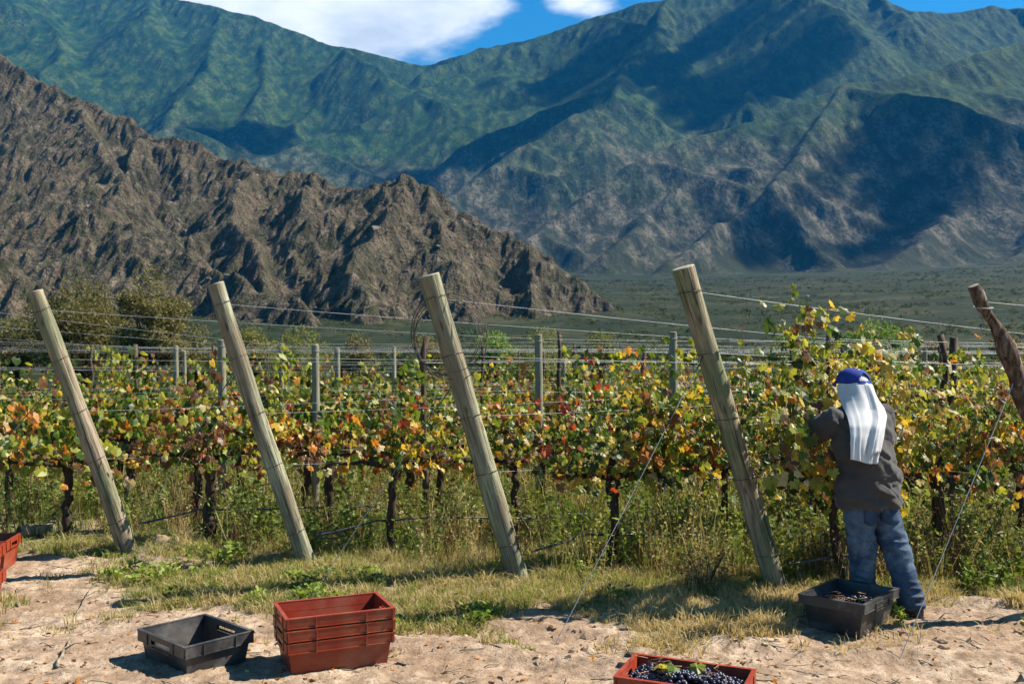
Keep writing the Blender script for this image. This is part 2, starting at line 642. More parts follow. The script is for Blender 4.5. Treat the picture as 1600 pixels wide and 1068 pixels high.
def spurs(rl, step, length, drop, seed, slope):
    """side spurs branching off every ridge line, alternating left and right"""
    q = random.Random(seed)
    out = []
    for pts, _s in rl:
        W = [A(*p) for p in pts]
        side = 1
        acc = q.uniform(0, step)
        for a, bq in zip(W[:-1], W[1:]):
            d = bq - a
            ln = math.hypot(d.x, d.y)
            t = acc
            while t < ln:
                p = a + d * (t / ln)
                nx, ny = -d.y / ln * side, d.x / ln * side
                w = q.uniform(-0.5, 0.5)
                dx, dy = nx * math.cos(w) - ny * math.sin(w), nx * math.sin(w) + ny * math.cos(w)
                L = length * q.uniform(0.55, 1.25)
                e1 = Vector((p.x + dx * L * .5, p.y + dy * L * .5, p.z - L * .5 * drop * q.uniform(0.75, 1.0)))
                w2 = q.uniform(-0.45, 0.45)
                dx, dy = dx * math.cos(w2) - dy * math.sin(w2), dx * math.sin(w2) + dy * math.cos(w2)
                e2 = Vector((e1.x + dx * L * .5, e1.y + dy * L * .5, e1.z - L * .5 * drop * q.uniform(1.0, 1.25)))
                out.append(([Vector((p.x, p.y, p.z - 2)), e1, e2], slope))
                side = -side
                t += step * q.uniform(0.6, 1.35)
            acc = t - ln
    return out


# far range
cell = 13.0
X, Y = np.meshgrid(np.arange(-4900, 4900, cell), np.arange(2350, 8400, cell))
RL = [
    ([(-250, -130, 7600), (-60, -80, 7500), (100, -35, 7400), (250, -6, 7300), (345, 14, 7200), (410, 32, 7100), (460, 48, 7100), (530, 72, 7100), (600, 88, 7200), (672, 102, 7300)], 0.86),
    ([(345, 14, 7200), (335, 60, 6500), (300, 130, 5700), (250, 200, 5000)], 0.88),
    ([(530, 72, 7100), (500, 140, 6300), (450, 205, 5600)], 0.9),
    ([(430, 38, 7100), (412, 108, 6300), (392, 172, 5600), (380, 215, 5200)], 0.92),
    ([(250, -6, 7300), (215, 60, 6500), (160, 130, 5800), (120, 190, 5200)], 0.9),
    ([(60, -60, 7400), (60, 0, 6700), (100, 80, 5900), (60, 140, 5300)], 0.9),
    ([(672, 102, 7300), (780, 66, 7100), (850, 52, 7000), (915, 28, 7000), (985, 10, 7000), (1045, -2, 7000), (1160, -40, 7100), (1280, -40, 7200), (1370, 0, 7100),
      (1430, 18, 6900), (1490, 20, 6900), (1550, 8, 7000), (1700, 20, 7000), (1900, -30, 7000)], 0.92),
    ([(850, 52, 7000), (780, 85, 6700), (715, 112, 6400), (655, 142, 6100), (600, 175, 5800), (545, 200, 5500), (470, 222, 5200), (402, 247, 4900), (330, 300, 4500)], 0.70),
    ([(1045, -2, 7000), (1010, 60, 6300), (965, 120, 5600), (955, 152, 5150), (900, 175, 4850), (830, 220, 4550), (760, 262, 4300), (690, 300, 4000), (640, 340, 3700)], 0.80),
    ([(955, 152, 5150), (1020, 172, 5050), (1075, 208, 4900)], 0.85),
    ([(1280, -40, 7200), (1240, 45, 6150), (1190, 110, 5500), (1170, 140, 5200)], 0.95),
    ([(1430, 18, 6900), (1400, 70, 6100), (1340, 110, 5500)], 0.95),
    ([(1900, 30, 5600), (1700, 45, 5300), (1590, 66, 5000), (1530, 82, 4850), (1445, 110, 4700), (1370, 122, 4600), (1330, 127, 4550), (1240, 160, 4450), (1160, 195, 4350), (1075, 216, 4250),
      (1000, 255, 4050), (930, 290, 3850), (860, 345, 3600), (800, 385, 3350), (740, 425, 3100)], 0.80),
    ([(1330, 127, 4550), (1265, 210, 4050), (1190, 290, 3600), (1100, 360, 3250), (1040, 410, 3000)], 0.82),
    ([(1530, 82, 4850), (1490, 180, 4300), (1510, 290, 3700), (1450, 350, 3350), (1390, 410, 3000)], 0.82),
    ([(1700, 45, 5300), (1660, 200, 4200), (1630, 330, 3400), (1560, 400, 3000)], 0.80),
    ([(1160, 195, 4350), (1100, 265, 3950), (1010, 330, 3600), (930, 395, 3200)], 0.84),
    ([(2050, 120, 4600), (1800, 260, 3700), (1640, 400, 2800), (1560, 445, 2500)], 0.75),
]
H = ridges(X, Y, RL + spurs(RL, 500, 950, 0.50, 5, 0.95), 90, 77, 9)
H = H + 30 * fbm(X / 560, Y / 560, 4, 91, 0.45, ridged=True) + 8 * fbm(X / 120, Y / 120, 3, 95, 0.5, ridged=True) - 15
base = plain(X, Y) + 10 * fbm(X / 300, Y / 300, 4, 13)
for s in range(4):
    H0 = H.copy()
    H = np.clip(erode(H, cell, 26000, 44, 200 + s, 0.45, 7.0), H0 - 45, H0 + 5)
    H = 0.5 * H + 0.5 * blur(H, 1)
H = 0.5 * H + 0.5 * blur(H, 1)
k = 14.0
H = np.maximum(H, base - 60)
H = np.where(H - base > -60, np.maximum(H, base) + np.log1p(np.exp(-np.abs(H - base) / k)) * k * 0.5, base)
H = np.where(H < base + 1.0, base - 12, H)

m, nt, b = newmat('mountain_scrub', 0.95, 0.08)
v = objco(nt)
geo = N(nt, 'ShaderNodeNewGeometry')
sx = N(nt, 'ShaderNodeSeparateXYZ')
nt.links.new(geo.outputs['Position'], sx.inputs[0])
sn = N(nt, 'ShaderNodeSeparateXYZ')
nt.links.new(geo.outputs['Normal'], sn.inputs[0])
n1 = noise_n(nt, v, 0.0022, 6, 0.6)
vs = mapped(nt, v, (1.0, 0.42, 0.42))
n2 = noise_n(nt, vs, 0.017, 5, 0.68)
n3 = noise_n(nt, mapped(nt, v, (1.0, 0.6, 0.6)), 0.075, 3, 0.7)
vo = N(nt, 'ShaderNodeTexVoronoi')
vo.inputs['Scale'].default_value = 0.05
nt.links.new(mapped(nt, v, (1.0, 0.7, 0.7)), vo.inputs['Vector'])
alt = mth(nt, 'ADD', mth(nt, 'DIVIDE', sx.outputs[2], 2400.0), mth(nt, 'MULTIPLY', mth(nt, 'SUBTRACT', n1, 0.5), 0.7))
low = ramp(nt, n2, [(0.38, (0.006, 0.010, 0.004)), (0.49, (0.036, 0.034, 0.021)), (0.61, (0.115, 0.096, 0.066))])
hig = ramp(nt, n2, [(0.38, (0.002, 0.013, 0.003)), (0.49, (0.010, 0.034, 0.006)), (0.61, (0.042, 0.066, 0.013))])
c = mixc(nt, ramp(nt, alt, [(0.30, 0.0), (0.55, 1.0)]), low, hig)
c = mixc(nt, ramp(nt, n3, [(0.40, 0.8), (0.50, 0.0)]), c, (0.012, 0.022, 0.008))
c = mixc(nt, ramp(nt, vo.outputs['Distance'], [(0.18, 0.8), (0.34, 0.0)]), c, (0.010, 0.020, 0.007))
rock = mth(nt, 'MULTIPLY', ramp(nt, sn.outputs[2], [(0.62, 1.0), (0.78, 0.0)]), ramp(nt, n3, [(0.52, 0.0), (0.64, 0.4)]))
c = mixc(nt, rock, c, (0.12, 0.10, 0.085))
c = mixc(nt, ramp(nt, mth(nt, 'ADD', mth(nt, 'DIVIDE', sx.outputs[2], 1000.0), mth(nt, 'MULTIPLY', mth(nt, 'SUBTRACT', n2, 0.5), 0.5)), [(0.28, 0.85), (0.46, 0.0)]), c, (0.022, 0.027, 0.010))
nt.links.new(c, b.inputs['Base Color'])
bump(nt, b, mth(nt, 'ADD', n2, mth(nt, 'MULTIPLY', n3, 0.4)), 0.7, 14.0)
MTN = m
link('mountain_range', grid_mesh('mountain_range', X, Y, H, MTN), label='hazy green and brown mountain range with ridges and ravines', kind='structure')
MX, MY, MH = X, Y, H

# near rocky hill on the left
cell = 3.1
X, Y = np.meshgrid(np.arange(-1420, 330, cell), np.arange(430, 1900, cell))
HL = [
    ([(-300, -60, 1850), (-120, 25, 1750), (0, 84, 1650), (60, 112, 1600), (130, 152, 1550), (200, 186, 1500), (290, 220, 1420), (340, 244, 1360), (395, 257, 1310), (440, 268, 1280), (485, 272, 1250),
      (545, 300, 1200), (590, 294, 1150), (625, 288, 1130), (650, 296, 1120), (700, 325, 1100), (760, 360, 1070), (820, 388, 1040), (870, 412, 1010), (920, 442, 980), (975, 480, 950)], 0.86),
    ([(130, 152, 1550), (150, 230, 1330), (190, 300, 1160), (150, 330, 1050)], 0.85),
    ([(-200, 240, 1300), (0, 292, 1150), (150, 332, 1050), (250, 372, 970), (330, 420, 890), (400, 458, 820), (470, 495, 740)], 0.80),
    ([(395, 257, 1310), (375, 330, 1150), (400, 390, 1030), (420, 440, 930)], 0.95),
    ([(485, 272, 1250), (470, 340, 1110), (500, 400, 1000), (520, 460, 880)], 0.95),
    ([(625, 288, 1130), (590, 360, 1010), (560, 420, 900), (590, 480, 790)], 0.92),
    ([(650, 296, 1120), (700, 380, 980), (720, 440, 880), (740, 490, 790)], 0.92),
    ([(820, 388, 1040), (830, 440, 930), (850, 490, 830)], 0.90),
    ([(-200, 400, 800), (0, 420, 780), (120, 450, 740), (260, 500, 650)], 0.70),
]
H = ridges(X, Y, HL + spurs(HL, 120, 260, 0.58, 6, 1.05), 34, 177, 5)
H = H + 26 * fbm(X / 150, Y / 150, 6, 191, 0.55, ridged=True) + 11 * fbm(X / 38, Y / 38, 4, 195, 0.6, ridged=True) - 19
for s in range(3):
    H0 = H.copy()
    H = np.clip(erode(H, cell, 24000, 44, 300 + s, 0.45, 7.0), H0 - 11, H0 + 1.5)
    H = 0.85 * H + 0.15 * blur(H, 1)
H = 0.75 * H + 0.25 * blur(H, 1)
H = H + 6.0 * fbm(X / 22, Y / 22, 4, 199, 0.58, ridged=True) * np.clip(0.2 + fbm(X / 90, Y / 90, 3, 205) * 2.6, 0.05, 1)
base = plain(X, Y) + 6.0 * fbm(X / 260, Y / 260, 4, 3)
H = np.where(H < base - 3, base - 6, H)

m, nt, b = newmat('rocky_hill', 0.95, 0.1)
v = objco(nt)
geo = N(nt, 'ShaderNodeNewGeometry')
sn = N(nt, 'ShaderNodeSeparateXYZ')
nt.links.new(geo.outputs['Normal'], sn.inputs[0])
n1 = noise_n(nt, v, 0.011, 5, 0.6)
n2 = noise_n(nt, mapped(nt, v, (1.0, 0.6, 0.6)), 0.075, 5, 0.7)
n3 = noise_n(nt, v, 0.30, 3, 0.7)
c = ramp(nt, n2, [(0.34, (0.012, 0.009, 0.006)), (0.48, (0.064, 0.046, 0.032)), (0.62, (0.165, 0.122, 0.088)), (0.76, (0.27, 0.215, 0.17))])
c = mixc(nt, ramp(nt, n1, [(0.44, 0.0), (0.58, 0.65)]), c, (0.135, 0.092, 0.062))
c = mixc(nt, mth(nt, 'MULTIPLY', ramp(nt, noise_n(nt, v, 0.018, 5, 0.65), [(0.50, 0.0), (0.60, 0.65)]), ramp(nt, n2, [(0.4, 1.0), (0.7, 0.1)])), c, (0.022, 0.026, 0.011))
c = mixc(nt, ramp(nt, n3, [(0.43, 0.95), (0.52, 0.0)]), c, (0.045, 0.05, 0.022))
vo = N(nt, 'ShaderNodeTexVoronoi')
vo.inputs['Scale'].default_value = 0.13
nt.links.new(v, vo.inputs['Vector'])
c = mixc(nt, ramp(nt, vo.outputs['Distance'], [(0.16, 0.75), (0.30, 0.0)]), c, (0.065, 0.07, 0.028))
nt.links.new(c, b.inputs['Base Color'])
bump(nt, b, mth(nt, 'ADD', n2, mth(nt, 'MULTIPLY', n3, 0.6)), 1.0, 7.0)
HILL = m
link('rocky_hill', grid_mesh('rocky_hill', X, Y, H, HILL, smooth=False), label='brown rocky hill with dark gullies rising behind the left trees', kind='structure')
HX, HY, HH = X, Y, H

# scrub and boulders strewn over plain and hill


def scatter_clumps(name, P, R, mats, ntri, seed, label, flat=0.75):
    """P base points (n,3), R radii: each a clump of ntri small random triangles"""
    r = np.random.default_rng(seed)
    n = len(P)
    d = r.normal(size=(n, ntri, 3))
    d /= np.linalg.norm(d, axis=2, keepdims=True) + 1e-9
    d *= r.uniform(0.45, 1.0, (n, ntri, 1))
    d[:, :, 2] = np.abs(d[:, :, 2]) * flat
    C = P[:, None, :] + d * R[:, None, None]
    a = r.normal(size=(n, ntri, 3))
    bq = r.normal(size=(n, ntri, 3))
    s = 0.26 * R[:, None, None]
    V = np.stack([C + a * s * 0.6, C + bq * s * 0.6, C - (a + bq) * s * 0.4], 2).reshape(-1, 3)
    Fq = np.arange(len(V)).reshape(-1, 3)
    mi = np.repeat(r.integers(0, len(mats), n), ntri)
    return MB().add(V, Fq, mi).build(name, mats, smooth=False, label=label, kind='stuff')


SCRUB = [leafmat('scrub_olive', (0.035, 0.045, 0.014), (0.085, 0.095, 0.035), 0.2, 0.8, 0.4, 0.1),
         leafmat('scrub_green', (0.030, 0.055, 0.014), (0.075, 0.105, 0.030), 0.2, 0.8, 0.4, 0.1),
         leafmat('scrub_straw', (0.045, 0.05, 0.02), (0.10, 0.095, 0.04), 0.2, 0.8, 0.4, 0.1)]
r = np.random.default_rng(5)
n = 30000
D = 170 + 2430 * r.uniform(0, 1, n) ** 1.25
PXs = r.uniform(-60, 1660, n)
PX_, PY_ = (PXs - 800) / F * D, D
keep = fbm(PX_ / 70, PY_ / 140, 4, 8) + r.normal(0, 0.12, n) > -0.02
PX_, PY_ = PX_[keep], PY_[keep]
PZ_ = plain(PX_, PY_) + 6.0 * fbm(PX_ / 260, PY_ / 260, 4, 3) * np.clip((np.hypot(PX_, PY_) - 150) / 400, 0, 1)
P = np.stack([PX_, PY_, PZ_], -1)
scatter_clumps('scrub', P, (0.4 + r.gamma(2.0, 0.42, len(P))) * (1 + PY_ / 1700), SCRUB, 24, 6, 'low olive scrub dotted over the plain at the mountain foot')
n = 26000
ix = r.integers(2, HX.shape[1] - 2, n)
iy = r.integers(2, HX.shape[0] - 2, n)
keep = (HH[iy, ix] > plain(HX[iy, ix], HY[iy, ix]) - 2) & (fbm(HX[iy, ix] / 60, HY[iy, ix] / 60, 3, 15) > -0.15)
ix, iy = ix[keep], iy[keep]
P = np.stack([HX[iy, ix], HY[iy, ix], HH[iy, ix] - 0.2], -1)
scatter_clumps('hill_scrub', P, 0.6 + r.gamma(2.0, 0.55, len(P)), SCRUB[:2] + SCRUB[:1], 14, 7, 'dark thorn scrub sprinkled over the rocky hill')

BOULD = simple('boulder_rock', (0.10, 0.08, 0.06), (0.24, 0.19, 0.15), 0.5, 0.95, 0.1, 0.6, 0.5)
bmx = bmesh.new()
bmesh.ops.create_icosphere(bmx, subdivisions=1, radius=1)
ICOV = np.array([v.co[:] for v in bmx.verts])
ICOF = np.array([[v.index for v in f.verts] for f in bmx.faces])
bmx.free()
ICO0 = bmesh.new()
bmesh.ops.create_icosphere(ICO0, subdivisions=0 + 1, radius=1)
ICO0.free()


def lumps(name, P, R, mat, seed, label, sq=0.7, parent=None, jitter=0.28, smooth=False):
    r = np.random.default_rng(seed)
    n = len(P)
    sc = r.uniform(0.6, 1.3, (n, 1, 3)) * np.array([1, 1, sq])
    an = r.uniform(0, 2 * PI, n)
    V = ICOV[None] * (1 + r.normal(0, jitter, (n, len(ICOV), 1))) * sc
    ca, sa = np.cos(an)[:, None], np.sin(an)[:, None]
    W = np.stack([V[:, :, 0] * ca - V[:, :, 1] * sa, V[:, :, 0] * sa + V[:, :, 1] * ca, V[:, :, 2]], -1)
    W = W * R[:, None, None] + P[:, None, :]
    Fq = (ICOF[None] + (np.arange(n) * len(ICOV))[:, None, None]).reshape(-1, 3)
    return MB().add(W.reshape(-1, 3), Fq).build(name, mat, parent, smooth=smooth, label=label, kind='stuff')


n = 5000
ix = r.integers(2, HX.shape[1] - 2, n)
iy = r.integers(2, HX.shape[0] - 2, n)
keep = (HH[iy, ix] > plain(HX[iy, ix], HY[iy, ix])) & (fbm(HX[iy, ix] / 80, HY[iy, ix] / 80, 3, 25) > 0.05)
ix, iy = ix[keep], iy[keep]
P = np.stack([HX[iy, ix], HY[iy, ix], HH[iy, ix] + 0.2], -1)
lumps('boulders', P, 0.5 + r.gamma(1.5, 0.6, len(P)), BOULD, 9, 'pale boulders scattered over the rocky hillside', 0.8)

# cumulus outside the picture whose shadows lie on the range
m, nt, b = newmat('cloud_white', 1.0, 0.0)
b.inputs['Base Color'].default_value = (0.9, 0.9, 0.9, 1)
tr_ = N(nt, 'ShaderNodeBsdfTransparent')
mx = N(nt, 'ShaderNodeMixShader')
mx.inputs[0].default_value = 0.38
nt.links.new(tr_.outputs[0], mx.inputs[1])
nt.links.new(b.outputs[0], mx.inputs[2])
nt.links.new(mx.outputs[0], nt.nodes['Material Output'].inputs[0])
CLOUD = m


def mz(x, y):
    i = int(np.clip(round((x + 4900) / 13.0), 0, MX.shape[1] - 1))
    j = int(np.clip(round((y - 2350) / 13.0), 0, MX.shape[0] - 1))
    return float(MH[j, i])


def ray_hit(px, py):
    for d in np.arange(2400, 8300, 20.0):
        p = A(px, py, d)
        if p.z < mz(p.x, p.y):
            return p
    return A(px, py, 6000)


def cloud(spots, label):
    """spots: (px, py, radius m) patches of the range that lie in this cloud's shade"""
    r = np.random.default_rng(int(spots[0][0]))
    P, R = [], []
    for px, py, rad in spots:
        p = ray_hit(px, py)
        q = p + SUN_DIR * ((4700 - p.z) / SUN_DIR.z)
        for k in range(30):
            a, rr = r.uniform(0, 2 * PI), rad * min(1.3, abs(r.normal(0, 0.55)))
            P.append((q.x + rr * math.cos(a), q.y + rr * math.sin(a), q.z + r.uniform(-60, 120)))
            R.append(rad * r.uniform(0.16, 0.42))
    o = lumps('cloud', np.array(P), np.array(R), CLOUD, 3, label, 0.5, jitter=0.08, smooth=True)
    o['kind'] = 'structure'
    return o


cloud([(1395, 215, 250), (1420, 320, 270), (1370, 390, 150), (1450, 265, 190)], 'white cumulus high over the right of the range')
cloud([(880, 170, 330), (800, 215, 330), (700, 250, 260), (900, 105, 330), (640, 285, 180)], 'white cumulus high over the middle of the range')
cloud([(380, 225, 330), (330, 215, 300)], 'white cumulus high over the dark valley')
cloud([(1190, 140, 420), (1120, 70, 400), (1030, 110, 380), (1100, 170, 300), (1260, 90, 330), (1010, 55, 260)], 'white cumulus high over the main crest')
cloud([(1180, 350, 170), (1240, 380, 150)], 'small white cumulus over the lower slopes')

# ------------------------------------------------------------------ haze
m = bpy.data.materials.new('haze_air')
m.use_nodes = True
nt = m.node_tree
nt.nodes.clear()
pv = N(nt, 'ShaderNodeVolumePrincipled')
pv.inputs['Color'].default_value = (0.03, 0.36, 0.92, 1)
pv.inputs['Density'].default_value = 0.000025
pv.inputs['Anisotropy'].default_value = 0.0
om = N(nt, 'ShaderNodeOutputMaterial')
nt.links.new(pv.outputs[0], om.inputs['Volume'])
V, Fc = boxv(-7600, 7600, -80, 9600, -14, 3900)
MB().add(V, Fc).build('haze', m, smooth=False, label='thin blue mountain haze filling the valley', kind='stuff')

# ------------------------------------------------------------------ vineyard layout
BASES = [G(198, 868), G(478, 881), G(812, 903), G(1214, 930)]      # round leaning end posts, left to right
TOPPX = [(57, 455), (338, 443), (669, 431), (1069, 418)]
BASES.append(Vector((3.78, 6.2, 0)))                                # gnarled post at the right edge
for k in range(1, 13):                                             # rows that start off to the left
    BASES.insert(0, BASES[0] + Vector((-1.68, 0.40 - 0.005 * k, 0)))
NR = len(BASES)                                                    # nearest row last
I1 = NR - 5                                                        # row of the leftmost visible post
ORD = ['leftmost', 'second', 'third', 'fourth']
PNAME = ['the leftmost leaning post', 'the second leaning post from left', 'the third leaning post with the wire coil', 'the leaning post beside the man']
INTER = {I1 - 2: 3.8, I1 - 1: 3.25, I1: 4.0, I1 + 1: 3.68, I1 + 2: 3.2, I1 - 3: 4.3}


def on_row(i, u, z=0.0):
    p = BASES[i] + ROW * u
    return Vector((p.x, p.y, gz1(p.x, p.y) + z))


# ---- leaning end posts
def end_post(i, k):
    base = BASES[i].copy()
    base.z = gz1(base.x, base.y)
    yt = base.y - 0.30
    top = A(TOPPX[k][0], TOPPX[k][1], yt)
    e = link('end_post', None, label=['tan round timber post leaning left, leftmost of the row ends', 'pale sage round timber post leaning left, second of the row ends',
                                      'thick grey green round post leaning left with wire coil hung on it', 'tall leaning round post nearest the man, green mould at its top'][k],
             cat='post', group='leaning end posts', loc=base)
    ax = top - base
    L = ax.length
    e.rotation_euler = ax.to_track_quat('Z', 'Y').to_euler()
    r0, r1 = [(0.080, 0.066), (0.076, 0.070), (0.086, 0.082), (0.080, 0.078)][k]
    n, sd = 44, 44
    V, Fc = [], []
    rs = np.random.default_rng(40 + k)
    prof = 1 + 0.035 * np.sin(np.arange(sd) * 2 * PI / sd * 2 + k) + rs.normal(0, 0.008, sd)
    checks = [(rs.uniform(0, 2 * PI), rs.uniform(0, 0.6), rs.uniform(0.25, 0.6), rs.uniform(0.05, 0.10)) for _ in range(9)]
    knots = [(rs.uniform(0, 2 * PI), rs.uniform(0.1, 0.95)) for _ in range(7)]
    for a in range(n):
        t = a / (n - 1)
        z = -0.25 + (L + 0.25) * t
        rr = r0 + (r1 - r0) * t + 0.003 * math.sin(t * 17 + k)
        bx, by = 0.016 * math.sin(t * 3.2 + k), 0.012 * math.sin(t * 4.1 + 2 * k)
        for q in range(sd):
            w = 2 * PI * q / sd
            rq = rr * prof[q] * (1 + 0.02 * mnoise.noise(Vector((math.cos(w) * 1.5, math.sin(w) * 1.5, z * 3 + 10 * k))))
            for w0, t0, tl, dp in checks:
                if t0 < t < t0 + tl:
                    dw = (w - w0 - 0.25 * math.sin(t * 6 + w0) + PI) % (2 * PI) - PI
                    rq -= rr * dp * math.exp(-(dw / 0.10) ** 2) * math.sin((t - t0) / tl * PI)
            for w0, t0 in knots:
                dw = (w - w0 + PI) % (2 * PI) - PI
                rq += rr * 0.10 * math.exp(-(dw / 0.25) ** 2 - ((t - t0) * L / 0.045) ** 2)
            V.append((bx + rq * math.cos(w), by + rq * math.sin(w), z))
    for a in range(n - 1):
        for q in range(sd):
            q2 = (q + 1) % sd
            Fc.append((a * sd + q, a * sd + q2, (a + 1) * sd + q2, (a + 1) * sd + q))
    MB().add(V, Fc).build('shaft', WOOD[k], e)
    # sawn top, a slightly rounded disc
    T = np.array(V[-sd:])
    c0 = T.mean(0)
    W = [tuple(p) for p in T] + [tuple(c0 + (p - c0) * 0.93 + np.array([0, 0, 0.006])) for p in T] + [tuple(c0 + np.array([0, 0, 0.008]))]
    Fq = [(q, (q + 1) % sd, sd + (q + 1) % sd, sd + q) for q in range(sd)] + [(sd + q, sd + (q + 1) % sd, 2 * sd) for q in range(sd)]
    MB().add(W, Fq).build('sawn_top', ENDGRAIN, e, smooth=False)
    for fz in (0.93, 0.745, 0.545, 0.36, 0.12):
        z = L * fz
        rr = (r0 + (r1 - r0) * fz) + 0.006
        t = (z + 0.25) / (L + 0.25)
        bx, by = 0.016 * math.sin(t * 3.2 + k), 0.012 * math.sin(t * 4.1 + 2 * k)
        pts = [(bx + rr * math.cos(w), by + rr * math.sin(w), z + 0.012 * math.sin(w + k)) for w in np.linspace(0, 2 * PI * 1.0, 22)]
        V2, F2 = tube(pts, 0.0026, 5)
        MB().add(V2, F2).build('wire_tie', RUST, e)
    return base, top


ENDS = {}
for k in range(4):
    ENDS[I1 + k] = end_post(I1 + k, k)

# gnarled branch post at right edge
e = link('branch_post', None, label='crooked bark covered branch post at the right edge', cat='post', loc=(3.78, 6.2, gz1(3.78, 6.2)))
yp = 6.0
pp = [Vector((3.78, 6.2, -0.2)), Vector((3.72, 6.18, 0.35))] + [A(x, y, yq) for x, y, yq in ((1655, 800, 6.12), (1622, 690, 6.06), (1596, 615, 6.03), (1580, 565, 6.01), (1562, 520, 6.0), (1536, 480, 5.98), (1521, 446, 5.96))]
o0 = Vector(e.location)
# resample smoothly
cp = []
for a in range(len(pp) - 1):
    for t in np.linspace(0, 1, 5)[:-1]:
        p0, p1, p2, p3 = pp[max(a - 1, 0)], pp[a], pp[a + 1], pp[min(a + 2, len(pp) - 1)]
        cp.append(0.5 * ((2 * p1) + (p2 - p0) * t + (2 * p0 - 5 * p1 + 4 * p2 - p3) * t * t + (3 * p1 - p0 - 3 * p2 + p3) * t ** 3))
cp.append(pp[-1])
rad = [0.066 - 0.034 * i / len(cp) + 0.008 * math.sin(i * 0.9) + (0.014 if 18 < i < 23 else 0) for i in range(len(cp))]
V, Fc = tube([p - o0 for p in cp], rad, 14, cap=False)
V = [tuple(Vector(q) + Vector((mnoise.noise(Vector(q) * 9), mnoise.noise(Vector(q) * 9 + Vector((7, 0, 0))), 0)) * 0.009) for q in V]
MB().add(V, Fc).build('shaft', GNARL, e)
T = np.array(V[-14:])
MB().add([tuple(p) for p in T] + [tuple(T.mean(0) + np.array([0, 0, 0.004]))], [(q, (q + 1) % 14, 14) for q in range(14)]).build('sawn_top', ENDGRAIN, e, smooth=False)
pts = [tuple(cp[-5] - o0 + Vector((0.058 * math.cos(w), 0.058 * math.sin(w), 0.01 * math.sin(w)))) for w in np.linspace(0, 2 * PI, 18)]
V, Fc = tube(pts, 0.003, 5)
MB().add(V, Fc).build('wire_tie', WIRE, e)
ENDS[NR - 1] = (Vector((3.78, 6.2, 0)), pp[-1])

# ---- stakes inside the rows
POST_TOP = {}


def inter_post(i, u, style, h, label, group):
    p = on_row(i, u)
    e = link('trellis_post' if style == 'round' else 'stake', None, label=label, cat='post' if style == 'round' else 'stake', group=group, loc=p)
    rs = random.Random(i * 31 + int(u * 10))
    if style == 'round':
        rr = rs.uniform(0.040, 0.048)
        pts = [(0, 0, -0.2), (0.01, 0, h * 0.5), (0.0, 0.0, h)]
        V, Fc = tube(pts, [rr, rr * 0.97, rr * 0.95], 12, cap=False)
        MB().add(V, Fc).build('shaft', GREYPOST, e)
        V, Fc = tube([(0, 0, h - 0.001), (0, 0, h + 0.008)], [rr * 0.95, rr * 0.7], 12)
        MB().add(V, Fc).build('sawn_top', ENDGRAIN, e)
    else:
        rr = rs.uniform(0.018, 0.028)
        pts = [(rs.uniform(-.03, .03), rs.uniform(-.02, .02), -0.2 + (h + 0.2) * t) for t in np.linspace(0, 1, 9)]
        V, Fc = tube(pts, [rr * rs.uniform(0.8, 1.2) for _ in pts], 8)
        MB().add(V, Fc).build('shaft', DARKPOST, e)
    V, Fc = tube([((rr + .006) * math.cos(w), (rr + .006) * math.sin(w), h - 0.06) for w in np.linspace(0, 2 * PI, 12)], 0.003, 4)
    MB().add(V, Fc).build('wire_tie', WIRE, e)
    return p


rs = random.Random(3)
NEAR_POST_LABEL = {
    I1 - 1: ('round', 'grey round trellis post above vines between second and third leaning posts'),
    I1: ('round', 'grey round trellis post above the vines just right of the wire coil post'),
    I1 + 1: ('round', 'grey round trellis post just left of the leaning post beside the man'),
    I1 - 2: ('round', 'dark topped trellis post right beside the second leaning post'),
    I1 + 2: ('stake', 'thin stake among tall vine shoots just left of the man\'s cap'),
    I1 - 3: ('stake', 'thin brown stake between the two leftmost leaning posts')}
ROWPOSTS = {}
for i in range(NR):
    us = []
    u = INTER.get(i, 3.6 + rs.uniform(-0.5, 0.5))
    first = True
    while True:
        p = BASES[i] + ROW * u
        if p.x / p.y > 0.62 or u > 40:
            break
        if p.x / p.y > -0.62:
            h = 1.90 + rs.uniform(-0.06, 0.07)
            if first and i in NEAR_POST_LABEL:
                st, lb = NEAR_POST_LABEL[i]
                inter_post(i, u, st, h, lb, 'near trellis posts')
            elif i < NR - 2 and rs.random() < 0.6:
                st = 'round' if rs.random() < 0.5 else 'stake'
                inter_post(i, u, st, h + (0 if st == 'round' else rs.uniform(-0.1, 0.15)),
                           'grey round post standing small in the far vine rows' if st == 'round' else 'thin dark stake standing small in the far vine rows',
                           'far round posts' if st == 'round' else 'far stakes')
            us.append((u, h))
        first = False
        u += 4.1 + rs.uniform(-0.3, 0.3)
    ROWPOSTS[i] = us
# two crooked stakes seen left of the coil and right of the man
for (px, py, y, lb) in ((662, 525, 9.2, 'crooked forked dark stake seen through the wire coil loop'), (1471, 523, 9.4, 'slim dark stake behind the man, left of a pair'),
                        (1487, 527, 9.0, 'thicker pale sided stake behind the man, right of a pair')):
    t = A(px, py, y)
    e = link('stake', None, label=lb, cat='stake', group='crooked stakes', loc=(t.x, t.y, 0))
    q = random.Random(px)
    pts = [(q.uniform(-.03, .03), q.uniform(-.03, .03), zz) for zz in np.linspace(-0.1, t.z, 10)]
    V, Fc = tube(pts, [0.034 * q.uniform(0.7, 1.1) for _ in pts], 8)
    MB().add(V, Fc).build('shaft', DARKPOST, e)
    V, Fc = tube([(0.0, 0.0, t.z * 0.93 - .05), (0.05, 0.0, t.z * 0.97 - .05)], [0.015, 0.008], 6)
    MB().add(V, Fc).build('branch_stub', DARKPOST, e)

# ---- wires
WZ = [1.86, 1.62, 1.33, 0.83]
WFR = [0.93, 0.745, 0.545, 0.36]
WN = ['top', 'second', 'third', 'lowest']


